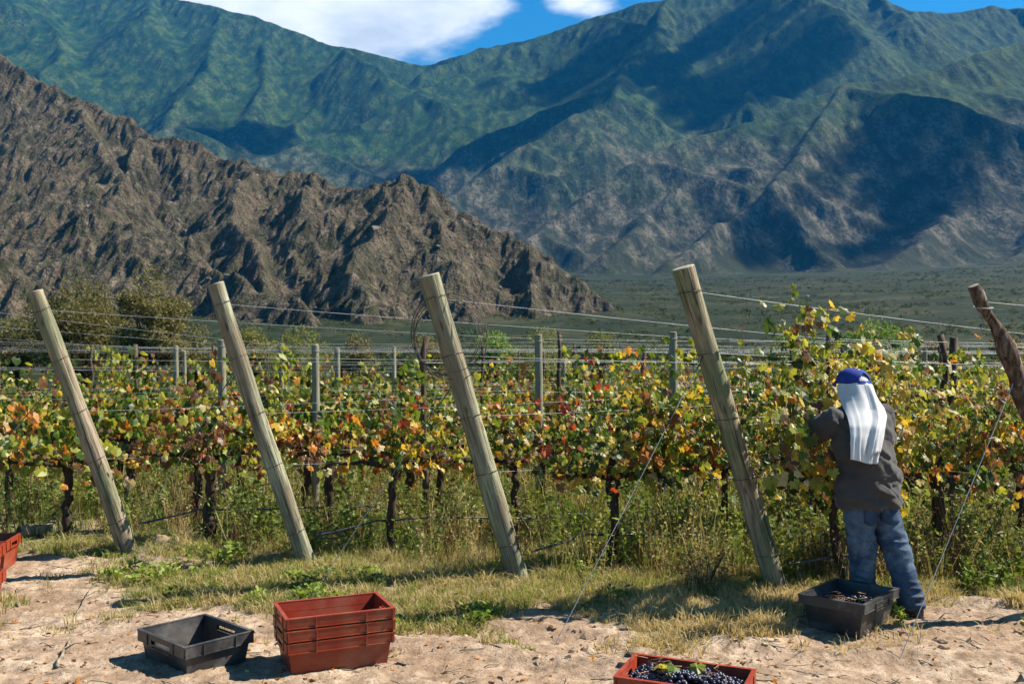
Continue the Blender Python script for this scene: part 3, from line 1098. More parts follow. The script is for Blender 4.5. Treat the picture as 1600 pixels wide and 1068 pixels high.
def wire(pts, r, mat, name, label, cat, group, sag=0.012, rnd=None):
    P = []
    q = rnd or random
    for a, bq in zip(pts[:-1], pts[1:]):
        n = 10
        for t in range(n):
            f = t / n
            p = a.lerp(bq, f)
            p.z -= sag * 4 * f * (1 - f)
            P.append(p)
    P.append(pts[-1])
    o = P[0].copy()
    V, Fc = tube([p - o for p in P], r, 5, cap=False)
    return MB().add(V, Fc).build(name, mat, label=label, cat=cat, group=group, loc=o), P


TENDRIL = simple('dry_tendril', (0.10, 0.075, 0.055), (0.26, 0.21, 0.17), 40, 0.9, 0.1)


def tendrils(o, P, n, seed, knots=True):
    q = random.Random(seed)
    for _ in range(n):
        p = P[q.randrange(2, len(P) - 1)] - Vector(o.location)
        p = p + (P[3] - P[2]) * q.uniform(-1, 1)
        pts = []
        a = q.uniform(0, 6)
        for s in range(12):
            rr = 0.012 + 0.002 * s * q.random()
            pts.append(p + Vector((0.008 * (s - 5), rr * math.cos(a + s * 1.3), rr * math.sin(a + s * 1.3))))
        for s in range(q.randint(2, 5)):
            pts.append(pts[-1] + Vector((q.uniform(-.015, .02), q.uniform(-.01, .01), -q.uniform(0.008, 0.024))))
        V, Fc = tube(pts, [0.0028] * 8 + [0.0018] * (len(pts) - 8), 4)
        MB().add(V, Fc).build('tendril', TENDRIL, o)


ZUP = Vector((0, 0, 1))
for i in range(NR):
    near = i >= I1
    k = i - I1
    for w in range(4):
        if i == NR - 1 and w > 1:
            continue
        if i < I1 - 4 and w in (1, 2):
            continue
        if near:
            b0, t0 = ENDS[i]
            pts = [b0.lerp(t0, WFR[w]) if k < 4 else (t0 + Vector((0.02, 0.0, -0.10 - 0.28 * w)))]
        else:
            b0 = BASES[i]
            u0 = 0.0
            pts = [b0 + ZUP * (WZ[w] + 0.30 * (w == 0))]
        for u, h in ROWPOSTS[i]:
            pts.append(on_row(i, u, WZ[w] + (h - 1.9) * (w < 2)))
        lastu = ROWPOSTS[i][-1][0] if ROWPOSTS[i] else 0.5
        pts.append(on_row(i, lastu + 5, WZ[w]))
        if near:
            which = PNAME[k] if k < 4 else 'the crooked branch post at right'
            o, P = wire(pts, 0.0019, WIRE, 'trellis_wire', f'{WN[w]} trellis wire strung right from {which}', 'wire', 'near trellis wires')
            if w == 0:
                tendrils(o, P[:14], 6 if k != 4 else 3, 60 + i)
            if w == 1 and k in (2, 3):
                tendrils(o, P[:14], 4, 80 + i)
        else:
            wire(pts, 0.0013 + 0.00004 * (I1 - i), WIRE, 'trellis_wire', 'pale thin wire strung through the far vine rows', 'wire', 'far trellis wires')

# guy wires from the end posts down to the ground
GUY = [(0, 0.70, G(-130, 845)), (1, 0.735, G(186, 871)), (2, 0.68, G(484, 932)), (3, 0.76, G(862, 1012))]
for k, f, g in GUY:
    b0, t0 = ENDS[I1 + k]
    g.z = gz1(g.x, g.y) - 0.02
    s = b0.lerp(t0, f)
    o, P = wire([s, g], 0.0023, WIRE, 'guy_wire', f'slanting guy wire from {PNAME[k]} to the ground', 'wire', 'guy wires', 0.0)
    V, Fc = tube([p - Vector(o.location) + Vector((0.006 * math.sin(j * 2.2), 0, 0.006 * math.cos(j * 2.2))) for j, p in enumerate(P[:4])], 0.004, 5)
    MB().add(V, Fc).build('twist', RUST, o)
g = G(1402, 1030)
g.z = gz1(g.x, g.y) - 0.02
wire([cp[len(cp) * 6 // 11], g], 0.0026, WIRE, 'guy_wire', 'slanting guy wire right of the man, from the branch post', 'wire', 'guy wires', 0.0)

# wire coil hung on the third post
b0, t0 = ENDS[I1 + 2]
cc = A(700, 524, t0.y + 0.12)
e = link('wire_coil', None, label='loose coil of dark wire hung on the third leaning post', cat='wire coil', loc=cc)
q = random.Random(5)
for k in range(5):
    r0 = 0.27 + q.uniform(-0.03, 0.015)
    ox, oz = q.uniform(-.03, .03), q.uniform(-.03, .03)
    tl = q.uniform(-0.2, 0.2)
    pts = []
    for w in np.linspace(0, 2 * PI, 40):
        pts.append((ox + r0 * math.cos(w), -0.22 * math.cos(w + 0.4) * tl + 0.16 * (k / 4 - 0.75), oz + 1.13 * r0 * math.sin(w) + 0.01 * math.sin(3 * w + k)))
    V, Fc = tube(pts, 0.0032, 5)
    MB().add(V, Fc).build('loop', RUST, e)

# drip tubes
for k in range(4):
    i = I1 + k
    q = random.Random(k)
    pts = [on_row(i, 0.10 + 0.0, 0.20 if k != 1 else 0.22)]
    u = 0.1
    while (BASES[i] + ROW * u).x / (BASES[i] + ROW * u).y < 0.62:
        u += 0.5
        pts.append(on_row(i, u, 0.27 + 0.05 * math.sin(u * 1.3 + k) + q.uniform(-.02, .02)))
    wire(pts, 0.009, DRIP, 'drip_tube', f'black drip irrigation tube in the row of {PNAME[k]}', 'hose', 'drip tubes', 0.006)
# looped tube end beside the second post
pts = [A(490 + 24 * (1 - math.cos(w)), 835 + 5.5 * math.sin(w), 7.9) for w in np.linspace(0, 2 * PI, 20)]
o = pts[0].copy()
V, Fc = tube([p - o for p in pts], 0.008, 6)
MB().add(V, Fc).build('tube_loop', DRIP, label='flat black loop of folded tube end beside the second post', cat='hose', loc=o)

# ------------------------------------------------------------------ vines
def leaf_proto(kind):
    if kind == 0:    # five-lobed grape leaf
        R = [(0, 0.18), (18, 0.52), (38, 0.42), (62, 0.60), (84, 0.42), (104, 0.62), (128, 0.40), (155, 0.55), (180, 0.72)]
    elif kind == 1:
        R = [(0, 0.12), (25, 0.50), (48, 0.44), (75, 0.62), (98, 0.50), (125, 0.58), (150, 0.48), (180, 0.66)]
    else:
        R = [(0, 0.15), (40, 0.52), (85, 0.55), (130, 0.50), (180, 0.65)]
    pts = [(r * math.sin(math.radians(a)), -r * math.cos(math.radians(a))) for a, r in R]
    pts += [(-x, y) for x, y in pts[-2:0:-1]]
    V = [(0, 0, 0)]
    for x, y in pts:
        V.append((x, y, -0.42 * abs(x) ** 1.3 - 0.45 * max(y, 0) ** 2 + (0.10 if kind < 2 else 0.05) * math.sin(7 * x + 5 * y)))
    n = len(pts)
    Fc = np.array([(0, 1 + q, 1 + (q + 1) % n) for q in range(n)])
    return np.array(V), Fc


LP = [leaf_proto(k) for k in range(3)]


def leaf_frames(nrm, tip):
    nrm = nrm / np.linalg.norm(nrm, axis=1, keepdims=True)
    y = tip - nrm * np.sum(tip * nrm, 1, keepdims=True)
    y /= np.linalg.norm(y, axis=1, keepdims=True) + 1e-9
    x = np.cross(y, nrm)
    return np.stack([x, y, nrm], 2)     # columns


def add_leaves(mb, pk, C, M, S, mi):
    Vp, Fp = LP[pk]
    V = np.einsum('nij,vj->nvi', M, Vp) * S[:, None, None] + C[:, None, :]
    Fq = (Fp[None] + (np.arange(len(C)) * len(Vp))[:, None, None]).reshape(-1, 3)
    mb.add(V.reshape(-1, 3), Fq, np.repeat(mi, len(Fp)))


PAL_NEAR = np.array([0.26, 0.15, 0.26, 0.12, 0.065, 0.015, 0.08, 0.05])
PAL_MID = np.array([0.23, 0.17, 0.28, 0.11, 0.055, 0.015, 0.10, 0.05])
PAL_FAR = np.array([0.20, 0.19, 0.26, 0.10, 0.05, 0.012, 0.15, 0.04])
PAL_RED = np.array([0.20, 0.15, 0.24, 0.14, 0.10, 0.025, 0.11, 0.035])


def vine_data(seed, length=1.12, tall=0.2, dens=1.0, pal=PAL_MID, lo=0.78, hi=1.45, leafs=0.10, arcs=()):
    """canes and leaves of one vine; local x runs along the row"""
    r = np.random.default_rng(seed)
    canes = []
    C, NRM, TIP, SID = [], [], [], []
    pal = pal * np.exp(r.normal(0, 0.42, 8))
    ns = int(16 * dens)
    gaps = [(r.uniform(-length / 2, length / 2), r.uniform(0.08, 0.15)) for _ in range(2)]
    hi = hi + r.uniform(-0.22, 0.12)
    for s in range(ns):
        x = r.uniform(-length / 2, length / 2)
        thin = any(abs(x - g_) < w_ for g_, w_ in gaps)
        L = r.uniform(0.36, max(0.5, hi - lo + 0.12))
        if r.random() < tall:
            L = r.uniform(0.9, 1.0 + 0.55 * tall)
        if thin:
            L = r.uniform(0.18, 0.4)
        side = r.choice([-1, 1])
        droop = r.random() < 0.22
        p = np.array([x, r.normal(0, 0.03), lo + r.normal(0, 0.02)])
        d = np.array([r.normal(0, 0.35), side * r.uniform(0.05, 0.55), 1.0])
        if droop:
            d = np.array([r.normal(0, 0.5), side * r.uniform(0.6, 1.0), 0.35])
        pts = [p.copy()]
        st = 0.07
        for k in range(int(L / st)):
            d = d / np.linalg.norm(d)
            d = d + r.normal(0, 0.16, 3) + np.array([0, -0.35 * (p[1]) if not droop else 0, -0.24 if droop else 0.03 + 0.10 * (tall > 0.8)])
            p = p + d / np.linalg.norm(d) * st
            if p[2] < 0.55:
                break
            pts.append(p.copy())
            nl = r.choice([2, 2, 3, 4, 4])
            for _ in range(nl):
                off = r.normal(0, 0.075, 3)
                c = p + off + np.array([0, 0, -0.01])
                C.append(c)
                SID.append(s)
                nn = np.array([r.normal(0, 0.6), (np.sign(c[1]) if r.random() < 0.7 else r.choice([-1, 1])) * r.uniform(0.3, 1.1), r.uniform(0.0, 1.1)])
                NRM.append(nn)
                TIP.append(np.array([r.normal(0, 0.55), r.normal(0, 0.4), -1.0]))
        canes.append(pts)
    for ax_, ex_, ey_, ez_ in arcs:      # long canes arching out of the row
        pts = []
        for t in np.linspace(0, 1, 12):
            p = np.array([ax_ + (ex_ - ax_) * t + r.normal(0, 0.01), ey_ * t, 1.25 + 0.25 * math.sin(t * PI) + (ez_ - 1.25) * t])
            pts.append(p)
            for _ in range(4 if t > 0.3 else 1):
                C.append(p + r.normal(0, 0.05, 3))
                SID.append(-1)
                NRM.append(np.array([r.normal(0, 0.5), -r.uniform(0.4, 1.0), r.uniform(0, 0.9)]))
                TIP.append(np.array([r.normal(0, 0.5), r.normal(0, 0.4), -1.0]))
        canes.append(pts)
    # skirt of leaves round the cordon
    for _ in range(int(60 * dens)):
        c = np.array([r.uniform(-length / 2, length / 2), r.normal(0, 0.12), lo + r.normal(0.02, 0.09)])
        C.append(c)
        SID.append(-1)
        NRM.append(np.array([r.normal(0, 0.6), r.choice([-1, 1]) * r.uniform(0.4, 1.0), r.uniform(-0.1, 0.8)]))
        TIP.append(np.array([r.normal(0, 0.6), r.normal(0, 0.4), -1.0]))
    C = np.array(C)
    n = len(C)
    M = leaf_frames(np.array(NRM), np.array(TIP))
    S = leafs * np.clip(r.normal(1.0, 0.32, n), 0.42, 1.75)
    # older, redder leaves low down, greener shoot tips
    mi = np.zeros(n, int)
    shoot_c = r.choice(8, ns, p=pal / pal.sum())
    for j in range(n):
        p = pal.copy()
        h = (C[j][2] - lo) / 0.8
        if h < 0.15:
            p = p * np.array([0.75, 1, 0.85, 1.0, 1.5, 1.5, 1.9, 1.0])
        elif h > 0.8:
            p = p * np.array([1.5, 1.1, 1.4, 0.9, 0.7, 0.4, 0.6, 1.0])
        mi[j] = r.choice(8, p=p / p.sum())
        if SID[j] >= 0 and r.random() < 0.42:
            mi[j] = shoot_c[SID[j]]
    return canes, C, M, S, mi


def trunk_mb(seed, lo, length, mb=None):
    r = np.random.default_rng(seed + 500)
    mb = mb or MB()
    k = r.uniform(-0.07, 0.07, 2)
    n = 12
    pts = [(k[0] * math.sin(t * PI) + r.normal(0, 0.010), k[1] * math.sin(t * 2.3 * PI) * 0.6 + r.normal(0, 0.010), -0.06 + (lo + 0.05) * t) for t in np.linspace(0, 1, n)]
    r0 = r.uniform(0.030, 0.045)
    rad = [r0 * (1.25 - 0.35 * t + 0.25 * (t > 0.88)) * r.uniform(0.88, 1.15) for t in np.linspace(0, 1, n)]
    V, Fc = tube(pts, rad, 9)
    V = [tuple(Vector(q) + Vector((mnoise.noise(Vector(q) * 24 + Vector((seed, 0, 0))), mnoise.noise(Vector(q) * 24 + Vector((0, seed, 5))), 0)) * 0.012) for q in V]
    mb.add(V, Fc)
    return mb, pts[-1]


def cordon_mb(seed, head, length):
    r = np.random.default_rng(seed + 900)
    mb = MB()
    for sg in (-1, 1):
        n = 9
        pts = [(head[0] + sg * length * 0.52 * t, head[1] * (1 - t) + r.normal(0, 0.01), head[2] - 0.03 + 0.05 * math.sin(t * 2) + r.normal(0, 0.008)) for t in np.linspace(0, 1, n)]
        V, Fc = tube(pts, [0.026 - 0.014 * t + r.uniform(-.003, .004) for t in np.linspace(0, 1, n)], 7)
        mb.add(V, Fc)
    return mb


LEAFOBJ = {}


def leaf_mesh(pk, mi):
    if (pk, mi) not in LEAFOBJ:
        Vp, Fp = LP[pk]
        LEAFOBJ[(pk, mi)] = MB().add(Vp, Fp).mesh('leaf', LEAF[mi], smooth=False)
    return LEAFOBJ[(pk, mi)]


GRAPE = simple('black_grape', (0.008, 0.008, 0.020), (0.035, 0.038, 0.075), 30, 0.38, 0.5)
bmx = bmesh.new()
bmesh.ops.create_icosphere(bmx, subdivisions=2, radius=1)
SPHV = np.array([v.co[:] for v in bmx.verts])
SPHF = np.array([[v.index for v in f.verts] for f in bmx.faces])
bmx.free()


def grapes_mb(C, R):
    V = SPHV[None] * R[:, None, None] + C[:, None, :]
    Fq = (SPHF[None] + (np.arange(len(C)) * len(SPHV))[:, None, None]).reshape(-1, 3)
    return MB().add(V.reshape(-1, 3), Fq)


def bunch(parent, loc, seed):
    r = np.random.default_rng(seed)
    C = []
    for k in range(46):
        t = r.uniform(0, 1)
        rr = 0.042 * (1 - 0.75 * t) + 0.006
        a = r.uniform(0, 2 * PI)
        C.append((rr * math.cos(a), rr * math.sin(a), -0.15 * t))
    o = grapes_mb(np.array(C), r.uniform(0.008, 0.0105, 46)).build('grape_bunch', GRAPE, parent)
    o.location = loc


def vine(i, u, seed, label, group, nsep, tall, dens, pal, lo=0.80, hi=1.45, bunches=0, leafs=0.10, length=1.12, cut=None, arcs=()):
    p = on_row(i, u)
    e = link('grapevine', None, label=label, cat='grapevine', group=group, loc=p, rot=(0, 0, ROWA))
    mb, head = trunk_mb(seed, lo, length)
    mb.build('trunk', BARK, e)
    cordon_mb(seed, head, length).build('cordon', BARK, e)
    canes, C, M, S, mi = vine_data(seed, length, tall, dens, pal, lo, hi, leafs, arcs)
    if cut is not None:
        ok = (C[:, 0] > cut) | (C[:, 1] < -0.12)
        C, M, S, mi = C[ok], M[ok], S[ok], mi[ok]
        canes = [c for c in canes if c[0][0] > cut]
    cm = MB()
    for pts in canes:
        if len(pts) > 2:
            V, Fc = tube(pts, list(np.linspace(0.0048, 0.0018, len(pts))), 5)
            cm.add(V, Fc)
    cm.build('canes', CANE, e)
    # the leaves nearest the viewer are single leaves, the rest one foliage part
    order = np.argsort(C[:, 1] - 0.15 * C[:, 2] - 1.5 * S)
    sep, rest = order[:nsep], order[nsep:]
    for j in sep:
        pk = j % 2
        o = bpy.data.objects.new('leaf', leaf_mesh(pk, int(mi[j])))
        COL.objects.link(o)
        o.parent = e
        m3 = Matrix([list(row) for row in M[j]]).to_4x4()
        o.matrix_local = Matrix.Translation(Vector(C[j])) @ m3 @ Matrix.Scale(float(S[j]), 4)
    mb = MB()
    add_leaves(mb, 0, C[rest][::2], M[rest][::2], S[rest][::2], mi[rest][::2])
    add_leaves(mb, 1, C[rest][1::2], M[rest][1::2], S[rest][1::2], mi[rest][1::2])
    mb.build('foliage', LEAF, e, smooth=False, kind='stuff')
    r = random.Random(seed)
    for b_ in range(bunches):
        bunch(e, (r.uniform(-0.45, 0.45), r.uniform(-0.14, 0.0), lo - 0.02), seed + b_)
    return e


ONE = ['first', 'second', 'third', 'fourth', 'fifth', 'sixth', 'seventh', 'eighth', 'ninth', 'tenth', 'eleventh', 'twelfth', 'thirteenth', 'fourteenth', 'fifteenth', 'sixteenth', 'seventeenth', 'eighteenth']
# row beside the man
for j, (u, tall, cut) in enumerate(((0.62, 0.95, -0.52), (1.62, 0.28, None), (2.62, 0.42, None), (3.6, 0.2, None), (4.6, 0.2, None))):
    lb = ['tall grapevine climbing above the wires just left of the man', 'green and yellow grapevine directly behind the man', 'grapevine right of the man below the crooked branch post', 'grapevine of the man\'s row cut by the right edge', 'last grapevine of the man\'s row, just past the right edge'][j]
    vine(I1 + 3, u, 1000 + j * 7, lb, 'vines in the man\'s row', 170, tall, (2.3, 1.3, 1.5, 1.3, 1.2)[j], PAL_NEAR, 0.80, (2.02, 1.52, 1.75, 1.6, 1.5)[j], 4, 0.060, cut=cut, arcs=((-0.5, -0.90, -0.49, 1.10), (-0.45, -0.85, -0.50, 0.95), (-0.5, -0.95, -0.45, 1.22), (-0.4, -0.75, -0.50, 0.85), (-0.45, -0.80, -0.52, 1.05), (-0.3, -0.68, -0.54, 0.95), (-0.5, -1.0, -0.42, 0.9)) if j == 0 else ())
for j in range(6):
    u = 0.87 + 1.11 * j
    vine(I1 + 2, u, 1100 + j * 7, f'{ONE[j]} autumn grapevine right of the wire coil post', 'vines in the coil post row', 130 if j < 4 else 60, (0.15, 0.6, 0.6, 0.4, 0.25, 0.2)[j], (1.2, 1.4, 1.5, 1.35, 1.1, 1.1)[j],
         PAL_RED if j in (0, 1) else PAL_NEAR, 0.78, (1.28, 1.78, 1.88, 1.72, 1.5, 1.45)[j], 1, 0.060)
for j in range(9):
    u = 0.78 + 1.1 * j
    vine(I1 + 1, u, 1200 + j * 7, f'{ONE[j]} autumn grapevine right of the second leaning post', 'vines in the second post row', 70 if j < 4 else 20, 0.07, (1.0, 0.85, 1.05, 0.95)[j % 4],
         PAL_RED if j in (0, 3) else PAL_MID, 0.80, (1.22, 1.25, 1.35, 1.4, 1.4, 1.4, 1.4, 1.4, 1.4)[j], 0, 0.062)
for j in range(11):
    u = 0.69 + 1.1 * j
    vine(I1, u, 1300 + j * 7, f'{ONE[j]} autumn grapevine right of the leftmost leaning post', 'vines in the leftmost post row', 60 if j < 3 else 12, 0.04, (1.0, 0.9, 0.8)[j % 3],
         PAL_RED if j in (1, 4) else PAL_MID, 0.82, 1.20, 0, 0.062)

# far rows: copies of a few vines
PROTO = []
for s in range(6):
    canes, C, M, S, mi = vine_data(2000 + s, 1.15, 0.05, 0.85, PAL_FAR if s % 3 else PAL_RED, 0.80, 1.20, 0.074)
    mb = MB()
    add_leaves(mb, 2, C, M, S, mi)
    fol = mb.mesh('foliage', LEAF, smooth=False)
    mb, head = trunk_mb(2000 + s, 0.80, 1.1)
    tr = mb.mesh('trunk', BARK)
    cm = cordon_mb(2000 + s, head, 1.1)
    for pts in canes:
        if len(pts) > 2:
            V, Fc = tube(pts, list(np.linspace(0.006, 0.002, len(pts))), 4)
            cm.add(V, Fc)
    PROTO.append((fol, tr, cm.mesh('cordon', BARK)))
q = random.Random(12)
for i in range(I1):
    u = 0.6 + q.random()
    cnt_ = 0
    while True:
        p = BASES[i] + ROW * u
        if p.x / p.y > 0.60:
            break
        if p.x / p.y > -0.63 and q.random() > 0.07:
            near = i >= I1 - 2
            cnt_ += 1
            e = link('grapevine', None, label=f"{ONE[cnt_ - 1]} grapevine from the left in the {'first' if i == I1 - 1 else 'second'} row behind the leftmost post" if near else 'autumn grapevine small in the far rows below the hill',
                     cat='grapevine', group='vines just behind the leftmost post row' if near else 'vines in the far rows',
                     loc=(p.x, p.y, 0), rot=(0, 0, ROWA + (PI if q.random() < 0.5 else 0)))
            e.scale = (1, 1, q.uniform(0.86, 1.12))
            fol, tr, co = PROTO[q.randrange(6)]
            link('foliage', fol, e, kind='stuff')
            if i >= I1 - 5:
                link('trunk', tr, e)
                link('cordon', co, e)
        u += 1.1 + q.uniform(-0.05, 0.05)

# ------------------------------------------------------------------ trees and bushes beyond the rows
TREELEAF = [leafmat('thorn_leaf_olive', (0.13, 0.118, 0.045), (0.25, 0.215, 0.095), 0.35, 0.7, 1.2, 0.15),
            leafmat('thorn_leaf_dark', (0.060, 0.060, 0.020), (0.13, 0.118, 0.048), 0.3, 0.7, 1.2, 0.15),
            leafmat('bush_leaf_green', (0.075, 0.17, 0.022), (0.17, 0.30, 0.05), 0.4, 0.6, 1.2, 0.2),
            leafmat('bush_leaf_lime', (0.11, 0.15, 0.025), (0.22, 0.25, 0.06), 0.4, 0.6, 1.2, 0.2)]


def leafy(mb, cs, rs_, n, size, r, mats):
    """n small leaf sprays spread through ellipsoids cs/rs_"""
    cs = np.array(cs)
    rs_ = np.array(rs_)
    pick = r.integers(0, len(cs), n)
    d = r.normal(size=(n, 3))
    d /= np.linalg.norm(d, axis=1, keepdims=True)
    rad = r.uniform(0.35, 1.08, (n, 1)) ** 0.8
    C = cs[pick] + d * rad * rs_[pick]
    a = r.normal(size=(n, 3))
    a /= np.linalg.norm(a, axis=1, keepdims=True)
    bq = r.normal(size=(n, 3))
    bq -= a * np.sum(a * bq, 1, keepdims=True)
    bq /= np.linalg.norm(bq, axis=1, keepdims=True)
    s = size * r.uniform(0.5, 1.3, (n, 1))
    V = np.stack([C + a * s, C + bq * s * 0.42, C - a * s, C - bq * s * 0.42], 1).reshape(-1, 3)
    mb.add(V, np.arange(4 * n).reshape(-1, 4), r.choice(mats, n))


def tree(name, px, ptop, pw, D, label, group, mats, n, size, trunk=True, pbase=None, seed=1, cat='tree'):
    r = np.random.default_rng(seed)
    x = (px - 800) / F * D
    zt = CH + (HZ - ptop) / F * D
    w = pw / F * D / 2
    z0 = float(plain(np.array([x]), np.array([D]))[0])
    e = link(name, None, label=label, cat=cat, group=group, loc=(x, D, z0))
    H = zt - z0
    cs, rr = [], []
    mbt = MB()
    lo = 0.32 if trunk else 0.12
    for k in range(22 if trunk else 10):
        a = r.uniform(0, 2 * PI)
        q = math.sqrt(r.uniform(0, 1)) * 0.72
        hz = H * r.uniform(lo, 0.84) * (1 - 0.22 * q)
        cpos = (w * q * math.cos(a), w * q * math.sin(a), hz)
        cs.append(cpos)
        s = w * r.uniform(0.34, 0.52)
        rr.append((s, s, s * 0.75))
        p0 = Vector((r.normal(0, .08), r.normal(0, .08), -0.2))
        p1 = Vector((cpos[0] * 0.25, cpos[1] * 0.25, hz * 0.45))
        V, Fc = tube([p0, p1, p1.lerp(Vector(cpos), 0.6) + Vector((0, 0, 0.1)), Vector(cpos)], [0.10 * H / 6 + 0.02, 0.07 * H / 6 + 0.015, 0.035, 0.012], 6)
        mbt.add(V, Fc)
    cs.append((0, 0, H * 0.80))
    rr.append((w * 0.5, w * 0.5, H * 0.19))
    mbt.build('trunk', DARKPOST, e)
    mb = MB()
    leafy(mb, cs, rr, n, size, r, mats)
    mb.build('crown', TREELEAF, e, smooth=False, kind='stuff')
    return e


tree('thorn_tree', 236, 408, 112, 42, 'olive thorn tree, the taller of two, between leftmost posts', 'trees behind the vineyard', [0, 0, 1], 17000, 0.085, seed=1)
tree('thorn_tree', 128, 424, 180, 44, 'wide dark olive thorn tree behind the leftmost post', 'trees behind the vineyard', [0, 0, 1], 24000, 0.085, seed=2)
tree('thorn_tree', 25, 490, 110, 46, 'low olive thorn tree at the left edge', 'trees behind the vineyard', [0, 0, 1], 8000, 0.09, False, seed=3)
for j, (px, pt, pw, D, mats, lb) in enumerate((
        (300, 500, 120, 48, [0, 1], 'olive bush right of the tall thorn tree'), (395, 508, 90, 50, [0, 0, 3], 'olive bush just right of the second leaning post'),
        (470, 506, 110, 52, [0, 3], 'pale olive bush left of the far round post'), (560, 520, 80, 50, [0, 1], 'dull olive bush half way to the wire coil'),
        (770, 512, 100, 55, [3, 2], 'lime green bush just right of the coil post'), (850, 508, 110, 55, [3, 0], 'lime olive bush behind the round post right of the coil'),
        (940, 514, 100, 52, [0, 1, 3], 'dark olive bush left of the vine shoots'), (1367, 496, 125, 46, [2, 2, 3], 'bright green bush above the man\'s right shoulder'),
        (1310, 522, 60, 48, [2, 1], 'small green bush left of the bright green one'), (1230, 520, 90, 50, [1, 2], 'dark bush behind the tall vine shoots'),
        (1470, 528, 90, 48, [1, 0], 'low dark bush behind the pair of stakes'), (1570, 522, 90, 48, [0, 1], 'olive bush behind the crooked branch post'), (660, 520, 90, 50, [0, 1], 'dull bush seen through the wire coil'))):
    tree('bush', px, pt, pw, D, lb, 'bushes behind the vineyard', mats, 4200, 0.10, False, seed=20 + j, cat='bush')

# ------------------------------------------------------------------ grass and weeds
GR = [leafmat('grass_green', (0.13, 0.17, 0.035), (0.25, 0.27, 0.07), 0.35, 0.6, 3.0, 0.2),
      leafmat('grass_olive', (0.20, 0.185, 0.055), (0.34, 0.30, 0.11), 0.35, 0.6, 3.0, 0.2),
      leafmat('grass_straw', (0.36, 0.27, 0.12), (0.54, 0.43, 0.23), 0.35, 0.65, 3.0, 0.2),
      leafmat('weed_green', (0.075, 0.115, 0.024), (0.17, 0.215, 0.055), 0.4, 0.55, 3.0, 0.25),
      leafmat('weed_lime', (0.15, 0.22, 0.03), (0.28, 0.33, 0.06), 0.4, 0.55, 3.0, 0.25),
      leafmat('weed_brown', (0.085, 0.045, 0.025), (0.20, 0.115, 0.065), 0.2, 0.8, 3.0, 0.1)]


def blades(n, h, spread, lean, width, r):
    """n bent blades, 5 verts each -> V (n*5,3), F tris"""
    a = r.uniform(0, 2 * PI, n)
    rad = spread * np.sqrt(r.uniform(0, 1, n))
    base = np.stack([rad * np.cos(a), rad * np.sin(a), np.full(n, -0.01)], -1)
    hh = h * r.uniform(0.45, 1.1, n)
    la = r.uniform(0, 2 * PI, n)
    le = lean * r.uniform(0.15, 1.2, n) * hh
    dirv = np.stack([np.cos(la), np.sin(la), np.zeros(n)], -1)
    sa = r.uniform(0, 2 * PI, n)
    side = np.stack([np.cos(sa), np.sin(sa), np.zeros(n)], -1) * width * r.uniform(0.6, 1.3, (n, 1))
    up = np.array([0, 0, 1.0])
    mid = base + dirv * le[:, None] * 0.35 + up * hh[:, None] * 0.6
    tip = base + dirv * le[:, None] + up * hh[:, None] * (1.0 - 0.25 * np.clip(le / hh, 0, 1))[:, None]
    V = np.stack([base - side, base + side, mid - side * 0.8, mid + side * 0.8, tip], 1).reshape(-1, 3)
    f = np.array([(0, 1, 3), (0, 3, 2), (2, 3, 4)])
    Fq = (f[None] + (np.arange(n) * 5)[:, None, None]).reshape(-1, 3)
    return V, Fq


def herb(n, h, spread, lsize, r):
    """stems with small paired leaves"""
    V, Fq, k = [], [], 0
    for _ in range(n):
        a = r.uniform(0, 2 * PI)
        rr = spread * math.sqrt(r.random())
        b0 = np.array([rr * math.cos(a), rr * math.sin(a), 0])
        hh = h * r.uniform(0.5, 1.1)
        ln = np.array([r.normal(0, .25), r.normal(0, .25), 1.0]) * hh
        V += [b0 + np.array([-.003, 0, 0]), b0 + np.array([.003, 0, 0]), b0 + ln]
        Fq.append((k, k + 1, k + 2))
        k += 3
        for q in range(7):
            t = r.uniform(0.2, 1.0)
            p = b0 + ln * t
            d = r.normal(size=3)
            d[2] = abs(d[2]) * 0.6
            d /= np.linalg.norm(d)
            s = np.cross(d, r.normal(size=3))
            s /= np.linalg.norm(s)
            L = lsize * r.uniform(0.6, 1.4)
            V += [p, p + d * L * 0.5 + s * L * 0.28, p + d * L, p + d * L * 0.5 - s * L * 0.28]
            Fq += [(k, k + 1, k + 2), (k, k + 2, k + 3)]
            k += 4
    return np.array(V), np.array(Fq)


def strew(name, P, protos, scale, mats_pick, seed, label):
    r = np.random.default_rng(seed)
    n = len(P)
    pk = r.integers(0, len(protos), n)
    mb = MB()
    an = r.uniform(0, 2 * PI, n)
    for k, (Vp, Fp) in enumerate(protos):
        j = np.where(pk == k)[0]
        if len(j) == 0:
            continue
        ca, sa = np.cos(an[j])[:, None], np.sin(an[j])[:, None]
        S = scale[j][:, None]
        W = np.stack([(Vp[None, :, 0] * ca - Vp[None, :, 1] * sa) * S + P[j, 0:1], (Vp[None, :, 0] * sa + Vp[None, :, 1] * ca) * S + P[j, 1:2], Vp[None, :, 2] * S + P[j, 2:3]], -1)
        Fq = (Fp[None] + (np.arange(len(j)) * len(Vp))[:, None, None]).reshape(-1, 3)
        mb.add(W.reshape(-1, 3), Fq, np.repeat(mats_pick[j], len(Fp)))
    return mb.build(name, GR, smooth=False, label=label, kind='stuff')


def field(n, y0, y1, seed, margin=200, power=1.0):
    r = np.random.default_rng(seed)
    n = int(n * 1.16)
    y = y0 + (y1 - y0) * r.uniform(0, 1, n) ** power
    x = (r.uniform(-margin, 1600 + margin, n) - 800) / F * y
    return x, y, r


def pts3(x, y):
    return np.stack([x, y, gz(x, y)], -1)


r = np.random.default_rng(77)
